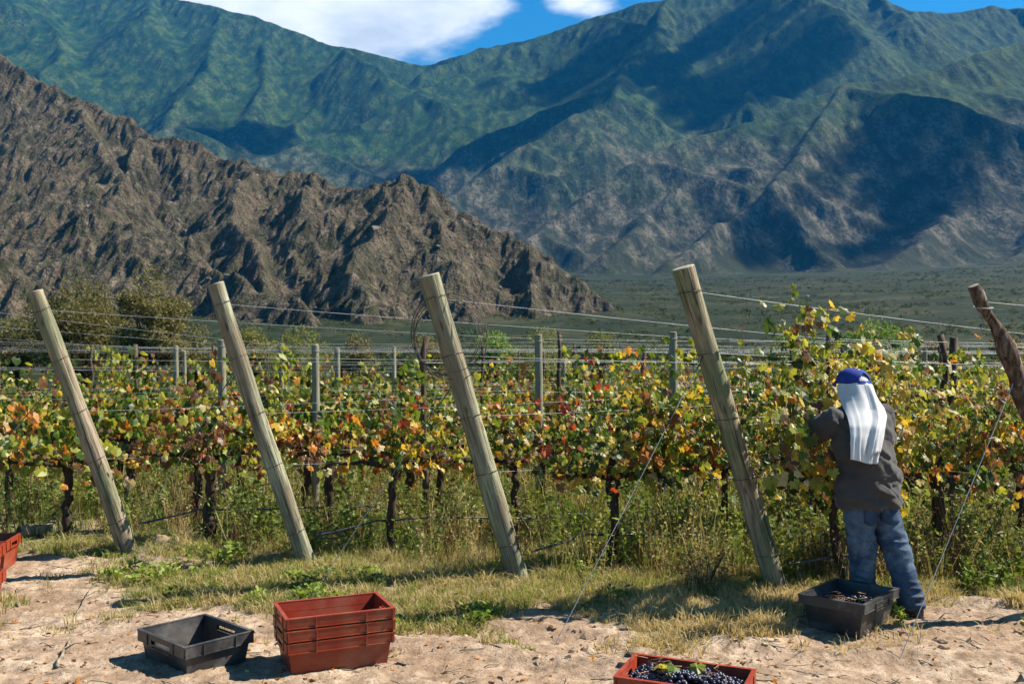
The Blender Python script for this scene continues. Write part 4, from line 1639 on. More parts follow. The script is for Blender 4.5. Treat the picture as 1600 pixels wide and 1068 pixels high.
# short turf on the headland
x, y, r = field(24000, 5.35, 8.6, 71)
ga = grass_amount(x, y)
cl = fbm(x * 1.9, y * 1.9, 4, 83)
keep = r.uniform(0, 1, len(x)) < np.maximum(ga * np.clip(0.75 + cl * 1.5, 0.10, 1), 0.10 * np.clip((cl - 0.15) * 6, 0, 1) + 0.004)
x, y, cl = x[keep], y[keep], cl[keep]
px, py = pix(x, y)
dry = np.clip(((px - 880) / 160), 0, 1) * np.clip((py - 930) / 30, 0, 1) + 0.35 * (fbm(x * 0.9, y * 0.9, 3, 87) + 0.35)
u = r.uniform(0, 1, len(x))
mp_ = np.where(u < dry + 0.22, 2, np.where(u < dry + 0.66, 1, np.where(u < dry + 0.74, 4, 0)))
prot = [blades(24, 0.075, 0.055, 1.0, 0.0028, r) for _ in range(5)] + [blades(18, 0.12, 0.05, 0.8, 0.0026, r) for _ in range(2)]
strew('grass', pts3(x, y), prot, r.uniform(0.6, 1.35, len(x)) * (0.8 + 0.5 * np.clip(cl + 0.3, 0, 1)), mp_, 72, 'short sunlit turf between the end posts and bare soil')
# broad-leaved low greens by the posts
x, y, r = field(2600, 5.6, 8.8, 73)
ga = grass_amount(x, y)
cl = fbm(x * 1.1, y * 1.1, 3, 93)
keep = (cl > 0.22) & (r.uniform(0, 1, len(x)) < 0.20 + 0.6 * ga)
x, y = x[keep], y[keep]
prot = [herb(8, 0.07, 0.07, 0.030, r) for _ in range(4)]
strew('ground_cover', pts3(x, y), prot, r.uniform(0.6, 1.5, len(x)), r.choice([3, 4, 4], len(x)), 74, 'small bright green leafy weeds creeping over the headland')
# tall grass under and between the rows
x, y, r = field(7800, 7.4, 17.5, 75, power=1.25)
d0 = (x - BASES[-1].x) * (-ROW.y) + (y - BASES[-1].y) * ROW.x
tu = (x * ROW.x + y * ROW.y)
edge = np.interp(x, [-8, -3.6, -1.8, 0.0, 1.9, 3.8, 8], [9.2, 8.4, 7.75, 7.25, 6.8, 6.4, 6.2]) + 0.25
cl = fbm(x * 0.8, y * 0.8, 3, 97)
keep = (y > edge + 0.35 * fbm(x * 2, y * 2, 2, 99)) & (r.uniform(0, 1, len(x)) < np.clip(0.66 + cl * 1.8, 0.08, 1))
x, y, cl = x[keep], y[keep], cl[keep]
hs = np.clip(0.55 + 0.5 * (y - np.interp(x, [-8, -3.6, -1.8, 0.0, 1.9, 3.8, 8], [9.2, 8.4, 7.75, 7.25, 6.8, 6.4, 6.2])) / 1.5, 0.45, 1.15)
prot = [blades(22, 0.34, 0.09, 0.55, 0.0032, r) for _ in range(5)] + [blades(14, 0.52, 0.08, 0.4, 0.0030, r) for _ in range(3)]
strew('tall_grass', pts3(x, y), prot, r.uniform(0.45, 1.1, len(x)) * hs, r.choice([0, 0, 1, 1, 1, 2, 2, 4], len(x)), 76, 'tall green and straw grass under the vines')
# herbs among it
x, y, r = field(2200, 7.2, 14.5, 77, power=1.2)
cl = fbm(x * 0.7 + 5, y * 0.7, 3, 103)
edge = np.interp(x, [-8, -3.6, -1.8, 0.0, 1.9, 3.8, 8], [9.2, 8.4, 7.75, 7.25, 6.8, 6.4, 6.2]) + 0.25
keep = (y > edge) & (cl > -0.08)
x, y = x[keep], y[keep]
prot = [herb(9, 0.42, 0.12, 0.045, r) for _ in range(5)]
strew('green_weeds', pts3(x, y), prot, r.uniform(0.5, 1.25, len(x)), r.choice([3, 3, 3, 4], len(x)), 78, 'dense green leafy weeds under the vine rows')
# dry brown stalks
x, y, r = field(2600, 6.9, 13, 79, power=1.2)
edge = np.interp(x, [-8, -3.6, -1.8, 0.0, 1.9, 3.8, 8], [9.2, 8.4, 7.75, 7.25, 6.8, 6.4, 6.2]) + 0.1
cl = fbm(x * 1.0 + 9, y * 1.0, 3, 107)
keep = (y > edge) & (cl > -0.02)
x, y = x[keep], y[keep]
prot = [np_ for np_ in (herb(7, 0.50, 0.10, 0.022, r) for _ in range(4))] + [blades(10, 0.6, 0.1, 0.5, 0.0030, r) for _ in range(2)]
strew('dry_stalks', pts3(x, y), prot, r.uniform(0.5, 1.25, len(x)), r.choice([5, 5, 2, 2, 1], len(x)), 80, 'brown dry weed stalks standing among the vines')

# individual weed bushes one can pick out
for j, (px, py, h, w, mi, lb) in enumerate((
        (402, 838, 0.62, 0.24, 3, 'dense green weed bush left of the second leaning post'), (40, 835, 0.70, 0.26, 3, 'dark leafy weed bush at the left edge under the vines'),
        (900, 850, 0.50, 0.24, 3, 'green weed bush left of the thick vine trunk'), (1050, 848, 0.55, 0.28, 3, 'green weed bush left of the leaning post beside the man'),
        (1500, 905, 0.75, 0.26, 5, 'tall brown dry weed bush right of the man'), (1290, 900, 0.42, 0.20, 5, 'dry brown weed clump behind the black grape crate'),
        (340, 880, 0.16, 0.22, 4, 'low lime green weed patch right of the soil heap'), (1545, 925, 0.25, 0.2, 3, 'low green weed by the right edge'),
        (220, 905, 0.10, 0.26, 4, 'creeping lime weed patch below the leftmost post'), (700, 840, 0.5, 0.24, 3, 'green weed bush left of the coil post base'),
        (1100, 925, 0.30, 0.22, 5, 'low dry weed left of the leaning post beside the man'), (560, 850, 0.45, 0.22, 3, 'green weed bush between second and third posts'))):
    p = G(px, py)
    rr = np.random.default_rng(900 + j)
    e = link('weed_bush', None, label=lb, cat='weed', group='weed bushes', loc=(p.x, p.y, gz1(p.x, p.y)))
    mb = MB()
    V, Fq = herb(46, h, w, 0.05 if mi != 5 else 0.028, rr)
    mb.add(V, Fq, np.where(rr.uniform(0, 1, len(Fq)) < 0.75, mi, 4 if mi == 3 else (2 if mi == 5 else 3)))
    mb.build('foliage', GR, e, smooth=False, kind='stuff')
    mb = MB()
    for k in range(9):
        a = rr.uniform(0, 6.28)
        V, Fc = tube([(0.02 * math.cos(a), 0.02 * math.sin(a), -0.02), (w * 0.4 * math.cos(a), w * 0.4 * math.sin(a), h * 0.5), (w * 0.7 * math.cos(a), w * 0.7 * math.sin(a), h * 0.9)], [0.005, 0.004, 0.002], 4)
        mb.add(V, Fc, 5)
    mb.build('stem', GR, e, smooth=False)

# clods, fallen leaves and sticks
x, y, r = field(9000, 4.6, 8.2, 81)
ga = grass_amount(x, y)
px, py = pix(x, y)
heap = np.exp(-(((px - 262) / 70) ** 2 + ((py - 868) / 18) ** 2))
keep = r.uniform(0, 1, len(x)) < np.clip((1 - ga) * (0.30 + 0.8 * fbm(x * 1.4, y * 1.4, 3, 111)) + heap * 0.9, 0.0, 1)
x, y = x[keep], y[keep]
lumps('soil_clods', pts3(x, y), 0.003 + r.gamma(1.2, 0.0065, len(x)), SOIL, 82, 'loose sandy clods and pebbles on the bare soil', 0.7)
x, y, r = field(950, 4.7, 8.0, 83)
P = pts3(x, y) + np.array([0, 0, 0.012])
nn = np.stack([r.normal(0, .5, len(x)), r.normal(0, .5, len(x)), np.ones(len(x))], -1)
Mx = leaf_frames(nn, r.normal(size=(len(x), 3)))
mb = MB()
add_leaves(mb, 1, P, Mx, r.uniform(0.014, 0.045, len(x)), r.choice([6, 6, 6, 6, 7, 4], len(x)))
mb.build('fallen_leaves', LEAF, smooth=False, label='withered brown vine leaves fallen on the soil', kind='stuff')
TWIG = simple('dry_twig', (0.10, 0.075, 0.05), (0.32, 0.26, 0.19), 30, 0.9, 0.1)
mb = MB()
x, y, r = field(420, 4.7, 8.0, 85)
for k in range(len(x)):
    a = r.uniform(0, PI)
    L = r.uniform(0.04, 0.20)
    z = gz1(x[k], y[k]) + 0.008
    pts = [(x[k] + math.cos(a) * L * t + r.normal(0, .006), y[k] + math.sin(a) * L * t + r.normal(0, .006), z + abs(r.normal(0, .008)) + 0.02 * t * (r.random() < .3)) for t in (-.5, -.1, .3, .5)]
    V, Fc = tube(pts, [0.003, 0.0032, 0.0026, 0.0015], 4)
    mb.add(V, Fc)
mb.build('twigs', TWIG, label='thin dry twigs littering the soil', kind='stuff')
for j, (px0, py0, px1, py1, rad, lb) in enumerate((
        (88, 1048, 112, 1002, 0.010, 'thick dry stick lying on soil left of the black crate'), (1440, 975, 1490, 968, 0.008, 'short dry stick by the man\'s boot'),
        (118, 965, 150, 915, 0.004, 'thin dark twig standing out of the soil at left'), (1200, 1040, 1330, 1030, 0.004, 'long thin twig lying behind the grape crate'))):
    a, bq = G(px0, py0), G(px1, py1)
    q = random.Random(j)
    o = Vector((a.x, a.y, gz1(a.x, a.y)))
    pts = []
    for t in np.linspace(0, 1, 7):
        p = a.lerp(bq, t)
        zz = gz1(p.x, p.y) + rad + q.uniform(0, .012) + (0.02 if j == 2 else 0)
        pts.append(Vector((p.x + q.uniform(-.01, .01), p.y, zz)) - o)
    e = link('stick', None, label=lb, cat='stick', group='sticks on the ground', loc=o)
    V, Fc = tube(pts, [rad * (1.1 - 0.5 * t) for t in np.linspace(0, 1, 7)], 7)
    MB().add(V, Fc).build('shaft', TWIG, e)
    V, Fc = tube([pts[3], pts[3] + Vector((0.05, 0.03, 0.03)), pts[3] + Vector((0.09, 0.02, 0.035))], [rad * .6, rad * .5, rad * .3], 5)
    MB().add(V, Fc).build('side_twig', TWIG, e)

# fallen log at left
a, bq = G(30, 843), G(72, 838)
o = Vector((a.x, a.y, 0.07))
e = link('log', None, label='short pale log lying beside the red crate at the left edge', cat='log', loc=o)
V, Fc = tube([Vector((0.0, 0, 0)), (bq - a) * 0.5 + Vector((0, 0.02, 0.005)), (bq - a) * 1.2 + Vector((0, 0, -0.01))], [0.062, 0.058, 0.05], 14, cap=False)
MB().add(V, Fc).build('shaft', WOOD[0], e)
T = np.array(V[:14])
MB().add([tuple(p) for p in T] + [tuple(T.mean(0))], [((q + 1) % 14, q, 14) for q in range(14)]).build('sawn_end', DARKPOST, e, smooth=False)

# ------------------------------------------------------------------ crates
def plastic(name, c0, c1, dust, rough):
    m, nt, b = newmat(name, rough, 0.4)
    v = objco(nt)
    n = noise_n(nt, v, 7, 5, 0.6)
    c = ramp(nt, n, [(0.3, c0), (0.7, c1)])
    n2 = noise_n(nt, v, 4.0, 6, 0.7)
    c = mixc(nt, ramp(nt, n2, [(0.48, 0.0), (0.70, 0.7)]), c, dust)
    sc = noise_n(nt, mapped(nt, v, (4, 4, 40)), 3.0, 4, 0.7)
    c = mixc(nt, ramp(nt, sc, [(0.60, 0.0), (0.68, 0.25)]), c, dust)
    nt.links.new(c, b.inputs['Base Color'])
    bump(nt, b, n2, 0.12, 0.004)
    return m


RED = plastic('red_plastic', (0.20, 0.022, 0.008), (0.27, 0.038, 0.013), (0.26, 0.12, 0.07), 0.42)
BLACK = plastic('black_plastic', (0.018, 0.018, 0.019), (0.040, 0.040, 0.041), (0.15, 0.135, 0.12), 0.40)


def slab(mb, P, th):
    """P four corners (a,b,c,d), th vector: thickness"""
    V = [Vector(p) for p in P] + [Vector(p) + Vector(th) for p in P]
    mb.add([tuple(v) for v in V], [(0, 1, 2, 3), (7, 6, 5, 4), (0, 4, 5, 1), (1, 5, 6, 2), (2, 6, 7, 3), (3, 7, 4, 0)])


def bil(P, u, v):
    a = Vector(P[0]).lerp(Vector(P[1]), u)
    bq = Vector(P[3]).lerp(Vector(P[2]), u)
    return a.lerp(bq, v)


def holed(mb, P, th, hole=None):
    if hole is None:
        slab(mb, P, th)
        return
    u0, u1, v0, v1 = hole
    for (a, b_, c_, d_) in ((0, 1, 0, v0), (0, 1, v1, 1), (0, u0, v0, v1), (u1, 1, v0, v1)):
        slab(mb, [bil(P, a, c_), bil(P, b_, c_), bil(P, b_, d_), bil(P, a, d_)], th)


def crate(loc, rot, mat, L, W, H, band, label, group, hole=(0.32, 0.68, 0.72, 0.88), taper=0.025, lip=0.012, ribs=True, tilt=(0, 0)):
    e = link('crate', None, label=label, cat='crate', group=group, loc=loc, rot=(tilt[0], tilt[1], rot))
    t = 0.005
    a, bq = L / 2 - lip, W / 2 - lip
    a0, b0 = a - taper, bq - taper
    mb = MB()
    hz = H
    c = lambda sx, sy, top: (sx * (a if top else a0), sy * (bq if top else b0), hz if top else 0.004)
    for sy in (-1, 1):
        P = [c(-1, sy, 0), c(1, sy, 0), c(1, sy, 1), c(-1, sy, 1)]
        holed(mb, P, (0, -sy * t, 0))
    for sx in (-1, 1):
        P = [(sx * a0, -b0 + t, 0.004), (sx * a0, b0 - t, 0.004), (sx * a, bq - t, hz), (sx * a, -bq + t, hz)]
        holed(mb, P, (-sx * t, 0, 0), hole)
    slab(mb, [(-a0 + t, -b0 + t, 0.0), (a0 - t, -b0 + t, 0.0), (a0 - t, b0 - t, 0.0), (-a0 + t, b0 - t, 0.0)], (0, 0, 0.006))
    body = mb.build('body', mat, e, smooth=False)
    # outer band under the rim
    mb = MB()
    A2, B2 = L / 2, W / 2
    zb = H - band
    bh = None
    if hole:
        v0 = (hole[2] * H - zb) / band
        v1 = (hole[3] * H - zb) / band
        bh = (hole[0], hole[1], max(v0, 0.12), min(v1, 0.85))
    for sy in (-1, 1):
        holed(mb, [(-A2 + .004, sy * (B2 - .005), zb), (A2 - .004, sy * (B2 - .005), zb), (A2, sy * B2, H), (-A2, sy * B2, H)], (0, -sy * 0.004, 0))
    for sx in (-1, 1):
        holed(mb, [(sx * A2, -B2 + 0.004, zb), (sx * A2, B2 - 0.004, zb), (sx * A2, B2 - 0.004, H), (sx * A2, -B2 + 0.004, H)], (-sx * 0.004, 0, 0), bh)
    mb.build('band', mat, e, smooth=False)
    # top rim ledge
    mb = MB()
    zr = H + 0.0005
    w = lip + 0.006
    for x0, x1, y0, y1 in ((-A2 - .002, A2 + .002, -B2 - .002, -B2 + w), (-A2 - .002, A2 + .002, B2 - w, B2 + .002), (-A2 - .002, -A2 + w, -B2 + w, B2 - w), (A2 - w, A2 + .002, -B2 + w, B2 - w)):
        V, Fc = boxv(x0, x1, y0, y1, zr, zr + 0.005)
        mb.add(V, Fc)
    rim = mb.build('rim', mat, e, smooth=False)
    # ledge closing the lower edge of the band
    mb = MB()
    for x0, x1, y0, y1 in ((-A2, A2, -B2, -B2 + lip + .012), (-A2, A2, B2 - lip - .012, B2), (-A2, -A2 + lip + .012, -B2 + w, B2 - w), (A2 - lip - .012, A2, -B2 + w, B2 - w)):
        V, Fc = boxv(x0, x1, y0, y1, zb - 0.004, zb - 0.0005)
        mb.add(V, Fc)
    mb.build('ledge', mat, e, smooth=False)
    if ribs:
        for sy in (-1, 1):
            for fx in (-0.96, -0.46, 0.46, 0.96):
                V, Fc = boxv(fx * A2 - 0.003, fx * A2 + 0.003, sy * (B2 + 0.001) - 0.004, sy * (B2 + 0.001) + 0.004, zb - 0.006, H - 0.002)
                MB().add(V, Fc).build('rib', mat, e, smooth=False)
        for sx in (-1, 1):
            for fy in (-0.55, 0.55):
                V, Fc = boxv(sx * (A2 + 0.001) - 0.004, sx * (A2 + 0.001) + 0.004, fy * B2 - 0.003, fy * B2 + 0.003, zb - 0.006, H - 0.002)
                MB().add(V, Fc).build('rib', mat, e, smooth=False)
    if hole:
        for sx in (-1, 1):
            y0, y1 = W * (hole[0] - 0.5), W * (hole[1] - 0.5)
            V, Fc = boxv(sx * (A2 - lip * 0.5) - lip * 0.55, sx * (A2 - lip * 0.5) + lip * 0.55, y0, y1, H * hole[2] - 0.007, H * hole[2] - 0.001)
            MB().add(V, Fc).build('handle', mat, e, smooth=False)
    bv = None
    return e


def grape_pile(loc, rot, L, W, z, hmax, n, label, seed, leaves=3):
    r = np.random.default_rng(seed)
    x = r.uniform(-L / 2, L / 2, n)
    y = r.uniform(-W / 2, W / 2, n)
    hgt = hmax * (0.35 + 0.65 * np.clip(1 - (2 * np.abs(x) / L) ** 2.5, 0, 1) * np.clip(1 - (2 * np.abs(y) / W) ** 3, 0, 1)) * (0.75 + 0.5 * pnoise(x * 9, y * 9, seed))
    C = np.stack([x, y, z + hgt + r.uniform(-0.012, 0.008, n)], -1)
    e = link('grape_pile', None, label=label, cat='grapes', group='grape piles', loc=loc, rot=(0, 0, rot))
    grapes_mb(C, r.uniform(0.0085, 0.0115, n)).build('grapes', GRAPE, e, kind='stuff')
    for k in range(leaves):
        o = bpy.data.objects.new('leaf', leaf_mesh(k % 2, [2, 3, 0, 2][k % 4]))
        COL.objects.link(o)
        o.parent = e
        lx, ly = r.uniform(-L * .3, L * .1), r.uniform(-W * .35, W * .1)
        o.location = (lx, ly, z + hmax * 0.95 + 0.02)
        o.rotation_euler = (r.uniform(-.7, .7), r.uniform(-.6, .6), r.uniform(0, 6))
        o.scale = (0.08,) * 3
    st = MB()
    for k in range(14):
        p = np.array([r.uniform(-L * .45, L * .45), r.uniform(-W * .45, W * .45), z + hmax * 0.9])
        V, Fc = tube([p, p + np.array([r.normal(0, .03), r.normal(0, .03), 0.015]), p + np.array([r.normal(0, .05), r.normal(0, .05), 0.01])], 0.002, 4)
        st.add(V, Fc)
    st.build('stalks', CANE, e)
    # floor of fruit below
    V, Fc = boxv(-L / 2, L / 2, -W / 2, W / 2, z - 0.03, z + hmax * 0.18)
    MB().add(V, Fc).build('lower_grapes', GRAPE, e, smooth=False)
    return e


def set_down(px, py):
    p = G(px, py)
    return Vector((p.x, p.y, gz1(p.x, p.y)))


# red stack (three nested crates)
cen = Vector((-1.00, 5.24, 0))
cen.z = gz1(cen.x, cen.y) - 0.012
RA = math.radians(24)
for k in range(3):
    crate(cen + Vector((0, 0, 0.067 * k)), RA + (0.0, 0.012, -0.008)[k], RED, 0.60 - 0.006 * (k == 0), 0.385, 0.20, 0.048,
          ['lowest red plastic crate of the nested stack on the soil', 'middle red plastic crate of the nested stack', 'topmost empty red plastic crate of the nested stack'][k], 'nested red crates')
# empty black crate
cen = Vector((-1.775, 5.24, 0))
cen.z = gz1(cen.x, cen.y) - 0.012
crate(cen, math.radians(48), BLACK, 0.42, 0.52, 0.188, 0.055, 'empty black plastic crate on the soil beside the red stack', 'black crates', hole=(0.30, 0.70, 0.66, 0.86))
# black tub at the man's feet
cen = Vector((2.13, 5.90, 0))
cen.z = gz1(cen.x, cen.y) - 0.01
crate(cen, math.radians(48), BLACK, 0.57, 0.42, 0.225, 0.05, 'black plastic crate with few grapes at the man\'s feet', 'black crates', hole=None, lip=0.018, taper=0.035, ribs=False)
tub = cen
grape_pile(cen, math.radians(48), 0.38, 0.25, 0.125, 0.06, 300, 'small heap of black grapes in the black crate by the man', 51, 1)
# raised handle frame on its right-hand end
e = [o for o in COL.objects if o.get('label', '').startswith('black plastic crate with few')][0]
mb = MB()
for sy in (-1,):
    for x0, x1, z0, z1 in ((-0.11, 0.11, 0.200, 0.206), (-0.11, 0.11, 0.155, 0.161), (-0.11, -0.104, 0.155, 0.206), (0.104, 0.11, 0.155, 0.206)):
        V, Fc = boxv(x0, x1, sy * 0.2085 - 0.004, sy * 0.2085 + 0.004, z0, z1)
        mb.add(V, Fc)
mb.build('handle', BLACK, e, smooth=False)
# full red crate at the bottom edge
cen = Vector((0.825, 4.44, 0))
cen.z = gz1(cen.x, cen.y) - 0.01
crate(cen, math.radians(-24), RED, 0.60, 0.36, 0.22, 0.060, 'red plastic crate full of black grapes at the bottom edge', 'red crates with grapes', tilt=(0.02, 0.0))
grape_pile(cen, math.radians(-24), 0.53, 0.29, 0.145, 0.095, 900, 'heaped black grapes with leaves in the bottom red crate', 52, 4)
# two red crates cut by the left edge
cen = Vector((-4.33, 7.52, 0))
crate(cen + Vector((0, 0, 0.01)), math.radians(12), RED, 0.60, 0.40, 0.24, 0.07, 'red crate with grapes at the left edge, the farther one', 'red crates with grapes')
grape_pile(cen, math.radians(12), 0.5, 0.3, 0.15, 0.06, 300, 'black grapes in the farther red crate at the left edge', 53, 1)
cen = Vector((-3.90, 6.48, 0))
for k in range(2):
    crate(cen + Vector((0, 0, gz1(cen.x, cen.y) - 0.02 + 0.185 * k)), math.radians(10 + 2 * k), RED, 0.60, 0.40, 0.21, 0.07,
          ['lower red crate of the pair cut by the left edge', 'upper red crate of the pair cut by the left edge'][k], 'red crates at the left edge')

# ------------------------------------------------------------------ the picker
def remesh(parts, voxel, smooth, name):
    mb = MB()
    for V, Fc in parts:
        mb.add(V, Fc)
    me = mb.mesh('tmp', [], True)
    o = bpy.data.objects.new('tmp', me)
    COL.objects.link(o)
    md = o.modifiers.new('r', 'REMESH')
    md.mode = 'VOXEL'
    md.voxel_size = voxel
    ms = o.modifiers.new('s', 'SMOOTH')
    ms.factor = 0.5
    ms.iterations = smooth
    dg = bpy.context.evaluated_depsgraph_get()
    dg.update()
    out = bpy.data.meshes.new_from_object(o.evaluated_get(dg), depsgraph=dg)
    bpy.data.objects.remove(o)
    out.name = name
    out.polygons.foreach_set('use_smooth', np.full(len(out.polygons), True))
    return out


def loft(rings, sides=24):
    """rings: (centre, half width vector, half depth vector)"""
    V, Fc = [], []
    for c, a, bq in rings:
        for k in range(sides):
            w = 2 * PI * k / sides
            V.append(tuple(Vector(c) + Vector(a) * math.cos(w) + Vector(bq) * math.sin(w)))
    n = len(rings)
    for i in range(n - 1):
        for k in range(sides):
            k2 = (k + 1) % sides
            Fc.append((i * sides + k, i * sides + k2, (i + 1) * sides + k2, (i + 1) * sides + k))
    Fc.append(tuple(range(sides - 1, -1, -1)))
    Fc.append(tuple(range((n - 1) * sides, n * sides)))
    return V, Fc


def ell(c, r, axes=None):
    V = SPHV * np.array(r)
    if axes is not None:
        V = V @ np.array([list(a) for a in axes])
    return V + np.array(c), SPHF


S_ = Vector((0.914, 0.406, 0))
F_ = Vector((-0.406, 0.914, 0))
B_ = -F_
man = link('person', None, label='grape picker in grey shirt and jeans, white cloth under blue cap, back turned', cat='person', loc=(2.45, 6.2, 0))
O = Vector((2.45, 6.2, 0))


def L_(p):
    return tuple(Vector(p) - O)


def displace(me, fn):
    n = len(me.vertices)
    co = np.zeros(n * 3)
    no = np.zeros(n * 3)
    me.vertices.foreach_get('co', co)
    me.vertices.foreach_get('normal', no)
    co = co.reshape(-1, 3)
    no = no.reshape(-1, 3)
    d = np.array([fn(Vector(c) + O, Vector(m)) for c, m in zip(co, no)])
    me.vertices.foreach_set('co', (co + no * d[:, None]).ravel())
    me.update()


def rnoise(p):
    return 1 - 2 * abs(mnoise.noise(p))


# joints
LSH, LEL, LHA = Vector((2.118, 6.185, 1.315)), Vector((2.005, 6.37, 1.125)), Vector((1.985, 6.58, 0.975))
RSH, REL, RHA = Vector((2.528, 6.365, 1.315)), Vector((2.50, 6.56, 1.10)), Vector((2.25, 6.68, 1.00))
LHIP, LKN, LAN = Vector((2.288, 6.175, 0.76)), Vector((2.325, 6.20, 0.43)), Vector((2.355, 6.29, 0.10))
RHIP, RKN, RAN = Vector((2.455, 6.265, 0.76)), Vector((2.538, 6.17, 0.43)), Vector((2.612, 6.10, 0.10))
HEAD = Vector((2.328, 6.375, 1.525))

SKIN = simple('skin', (0.20, 0.105, 0.065), (0.28, 0.155, 0.10), 9, 0.55, 0.35)


def hand(parts, wrist, d, nrm, side):
    """palm, four curled fingers and a thumb; d forearm direction, nrm palm facing, side thumb side"""
    d, nrm = Vector(d).normalized(), Vector(nrm).normalized()
    s = d.cross(nrm).normalized() * side
    palm = wrist + d * 0.05
    parts.append(ell(L_(palm), (0.040, 0.050, 0.017), (s, d, nrm)))
    parts.append(ell(L_(wrist + d * 0.005), (0.028, 0.030, 0.022), (s, d, nrm)))
    for k, (off, ln) in enumerate(((0.028, 0.072), (0.009, 0.080), (-0.010, 0.074), (-0.028, 0.060))):
        p = palm + s * off + d * 0.036
        pts = [p - d * 0.02]
        ang = 0.3 + 0.1 * k
        dd = d.copy()
        for seg in range(3):
            dd = (d * math.cos(ang) + nrm * math.sin(ang)).normalized()
            p = p + dd * ln * (0.42, 0.32, 0.26)[seg]
            pts.append(p)
            ang += 0.5
        V, Fc = tube([L_(q) for q in pts], [0.0098, 0.0095, 0.0085, 0.0072], 10)
        parts.append((V, Fc))
    p = palm + s * 0.034 - d * 0.022
    pts = [p - s * 0.012, p + s * 0.022 + d * 0.022 + nrm * 0.008, p + s * 0.026 + d * 0.046 + nrm * 0.026, p + s * 0.020 + d * 0.062 + nrm * 0.042]
    V, Fc = tube([L_(q) for q in pts], [0.0125, 0.0115, 0.0100, 0.0080], 10)
    parts.append((V, Fc))


parts = []
up_h = Vector((0.02, -0.10, 1)).normalized()
fw_h = Vector((-0.40, 0.86, -0.30)).normalized()
sd_h = up_h.cross(fw_h).normalized()
parts.append(ell(L_(HEAD), (0.076, 0.098, 0.112), (sd_h, fw_h, up_h)))
parts.append(ell(L_(HEAD + fw_h * 0.03 - up_h * 0.06), (0.056, 0.068, 0.056), (sd_h, fw_h, up_h)))
parts.append(ell(L_(HEAD + fw_h * 0.102 - up_h * 0.022), (0.014, 0.020, 0.026), (sd_h, fw_h, up_h)))
parts.append(ell(L_(HEAD + fw_h * 0.088 - up_h * 0.062), (0.026, 0.014, 0.010), (sd_h, fw_h, up_h)))
parts.append(ell(L_(HEAD + fw_h * 0.082 + up_h * 0.022), (0.05, 0.018, 0.012), (sd_h, fw_h, up_h)))
for sg in (-1, 1):
    parts.append(ell(L_(HEAD + sd_h * sg * 0.078 - up_h * 0.012), (0.012, 0.020, 0.032), (sd_h, fw_h, up_h)))
parts.append(tube([L_(Vector((2.33, 6.30, 1.30))), L_(Vector((2.332, 6.325, 1.42))), L_(HEAD - up_h * 0.03)], [0.068, 0.056, 0.056], 16))
parts.append(loft([(L_((2.375, 6.22, 0.74)), S_ * .15, F_ * .10), (L_((2.345, 6.23, 1.0)), S_ * .14, F_ * .09), (L_((2.34, 6.25, 1.22)), S_ * .16, F_ * .09), (L_((2.33, 6.28, 1.36)), S_ * .08, F_ * .06)]))
for sh, el_, ha in ((LSH, LEL, LHA), (RSH, REL, RHA)):
    parts.append(tube([L_(sh.lerp(Vector((2.29, 6.27, 1.28)), 0.5)), L_(sh), L_(sh.lerp(el_, .5)), L_(el_), L_(el_.lerp(ha, .35)), L_(ha)], [.05, .052, .046, .040, .041, .027], 14))
for hp, kn, an in ((LHIP, LKN, LAN), (RHIP, RKN, RAN)):
    parts.append(tube([L_(hp + ZUP * .04), L_(hp.lerp(kn, .4)), L_(kn), L_(kn.lerp(an, .35)), L_(an), L_(an - ZUP * .05)], [.07, .068, .05, .052, .036, .036], 14))
hand(parts, LHA, (LHA - LEL), Vector((0.5, 0.2, 0.85)), 1)
hand(parts, RHA, (RHA - REL), Vector((-0.2, 0.3, 0.9)), -1)
body = link('body', remesh(parts, 0.0065, 3, 'body'), man)
body.data.materials.clear()
body.data.materials.append(SKIN)
EYE = simple('eye_dark', (0.02, 0.015, 0.012), (0.05, 0.04, 0.03), 10, 0.2, 0.5)
for sg in (-1, 1):
    V, Fq = ell(L_(HEAD + fw_h * 0.088 + up_h * 0.004 + sd_h * sg * 0.032), (0.012, 0.008, 0.007), (sd_h, fw_h, up_h))
    MB().add(V, Fq).build('eye', EYE, man)

# shirt
m, nt, b = newmat('shirt_cloth', 0.9, 0.15)
v = objco(nt)
n = noise_n(nt, v, 5, 5, 0.6)
wv = noise_n(nt, v, 420, 2, 0.5)
c = ramp(nt, n, [(0.3, (0.034, 0.031, 0.028)), (0.7, (0.060, 0.055, 0.050))])
nt.links.new(mixc(nt, ramp(nt, wv, [(0.4, 0.0), (0.7, 0.3)]), c, (0.10, 0.093, 0.085)), b.inputs['Base Color'])
b.inputs['Sheen Weight'].default_value = 0.15
SHIRT = m
parts = []
tor = [((2.378, 6.225, 0.735), .228, .150), ((2.372, 6.225, 0.80), .226, .150), ((2.362, 6.225, 0.90), .218, .148), ((2.355, 6.23, 1.05), .212, .146), ((2.345, 6.245, 1.19), .210, .140),
       ((2.333, 6.262, 1.29), .210, .126), ((2.328, 6.28, 1.365), .155, .100), ((2.330, 6.30, 1.415), .082, .078), ((2.332, 6.31, 1.44), .074, .072)]
parts.append(loft([(L_(c_), S_ * a, F_ * d) for c_, a, d in tor], 32))
parts.append(tube([L_(Vector((2.235, 6.215, 1.265))), L_(LSH + Vector((0.01, 0.0, -0.012))), L_(LSH.lerp(LEL, .5)), L_(LEL), L_(LEL.lerp(LHA, .5)), L_(LEL.lerp(LHA, .86))], [.070, .076, .070, .064, .057, .046], 18))
parts.append(tube([L_(Vector((2.43, 6.325, 1.265))), L_(RSH + Vector((-0.01, 0.0, -0.012))), L_(RSH.lerp(REL, .5)), L_(REL), L_(REL.lerp(RHA, .5)), L_(REL.lerp(RHA, .86))], [.075, .083, .076, .068, .058, .046], 18))
sh = remesh(parts, 0.008, 16, 'shirt')


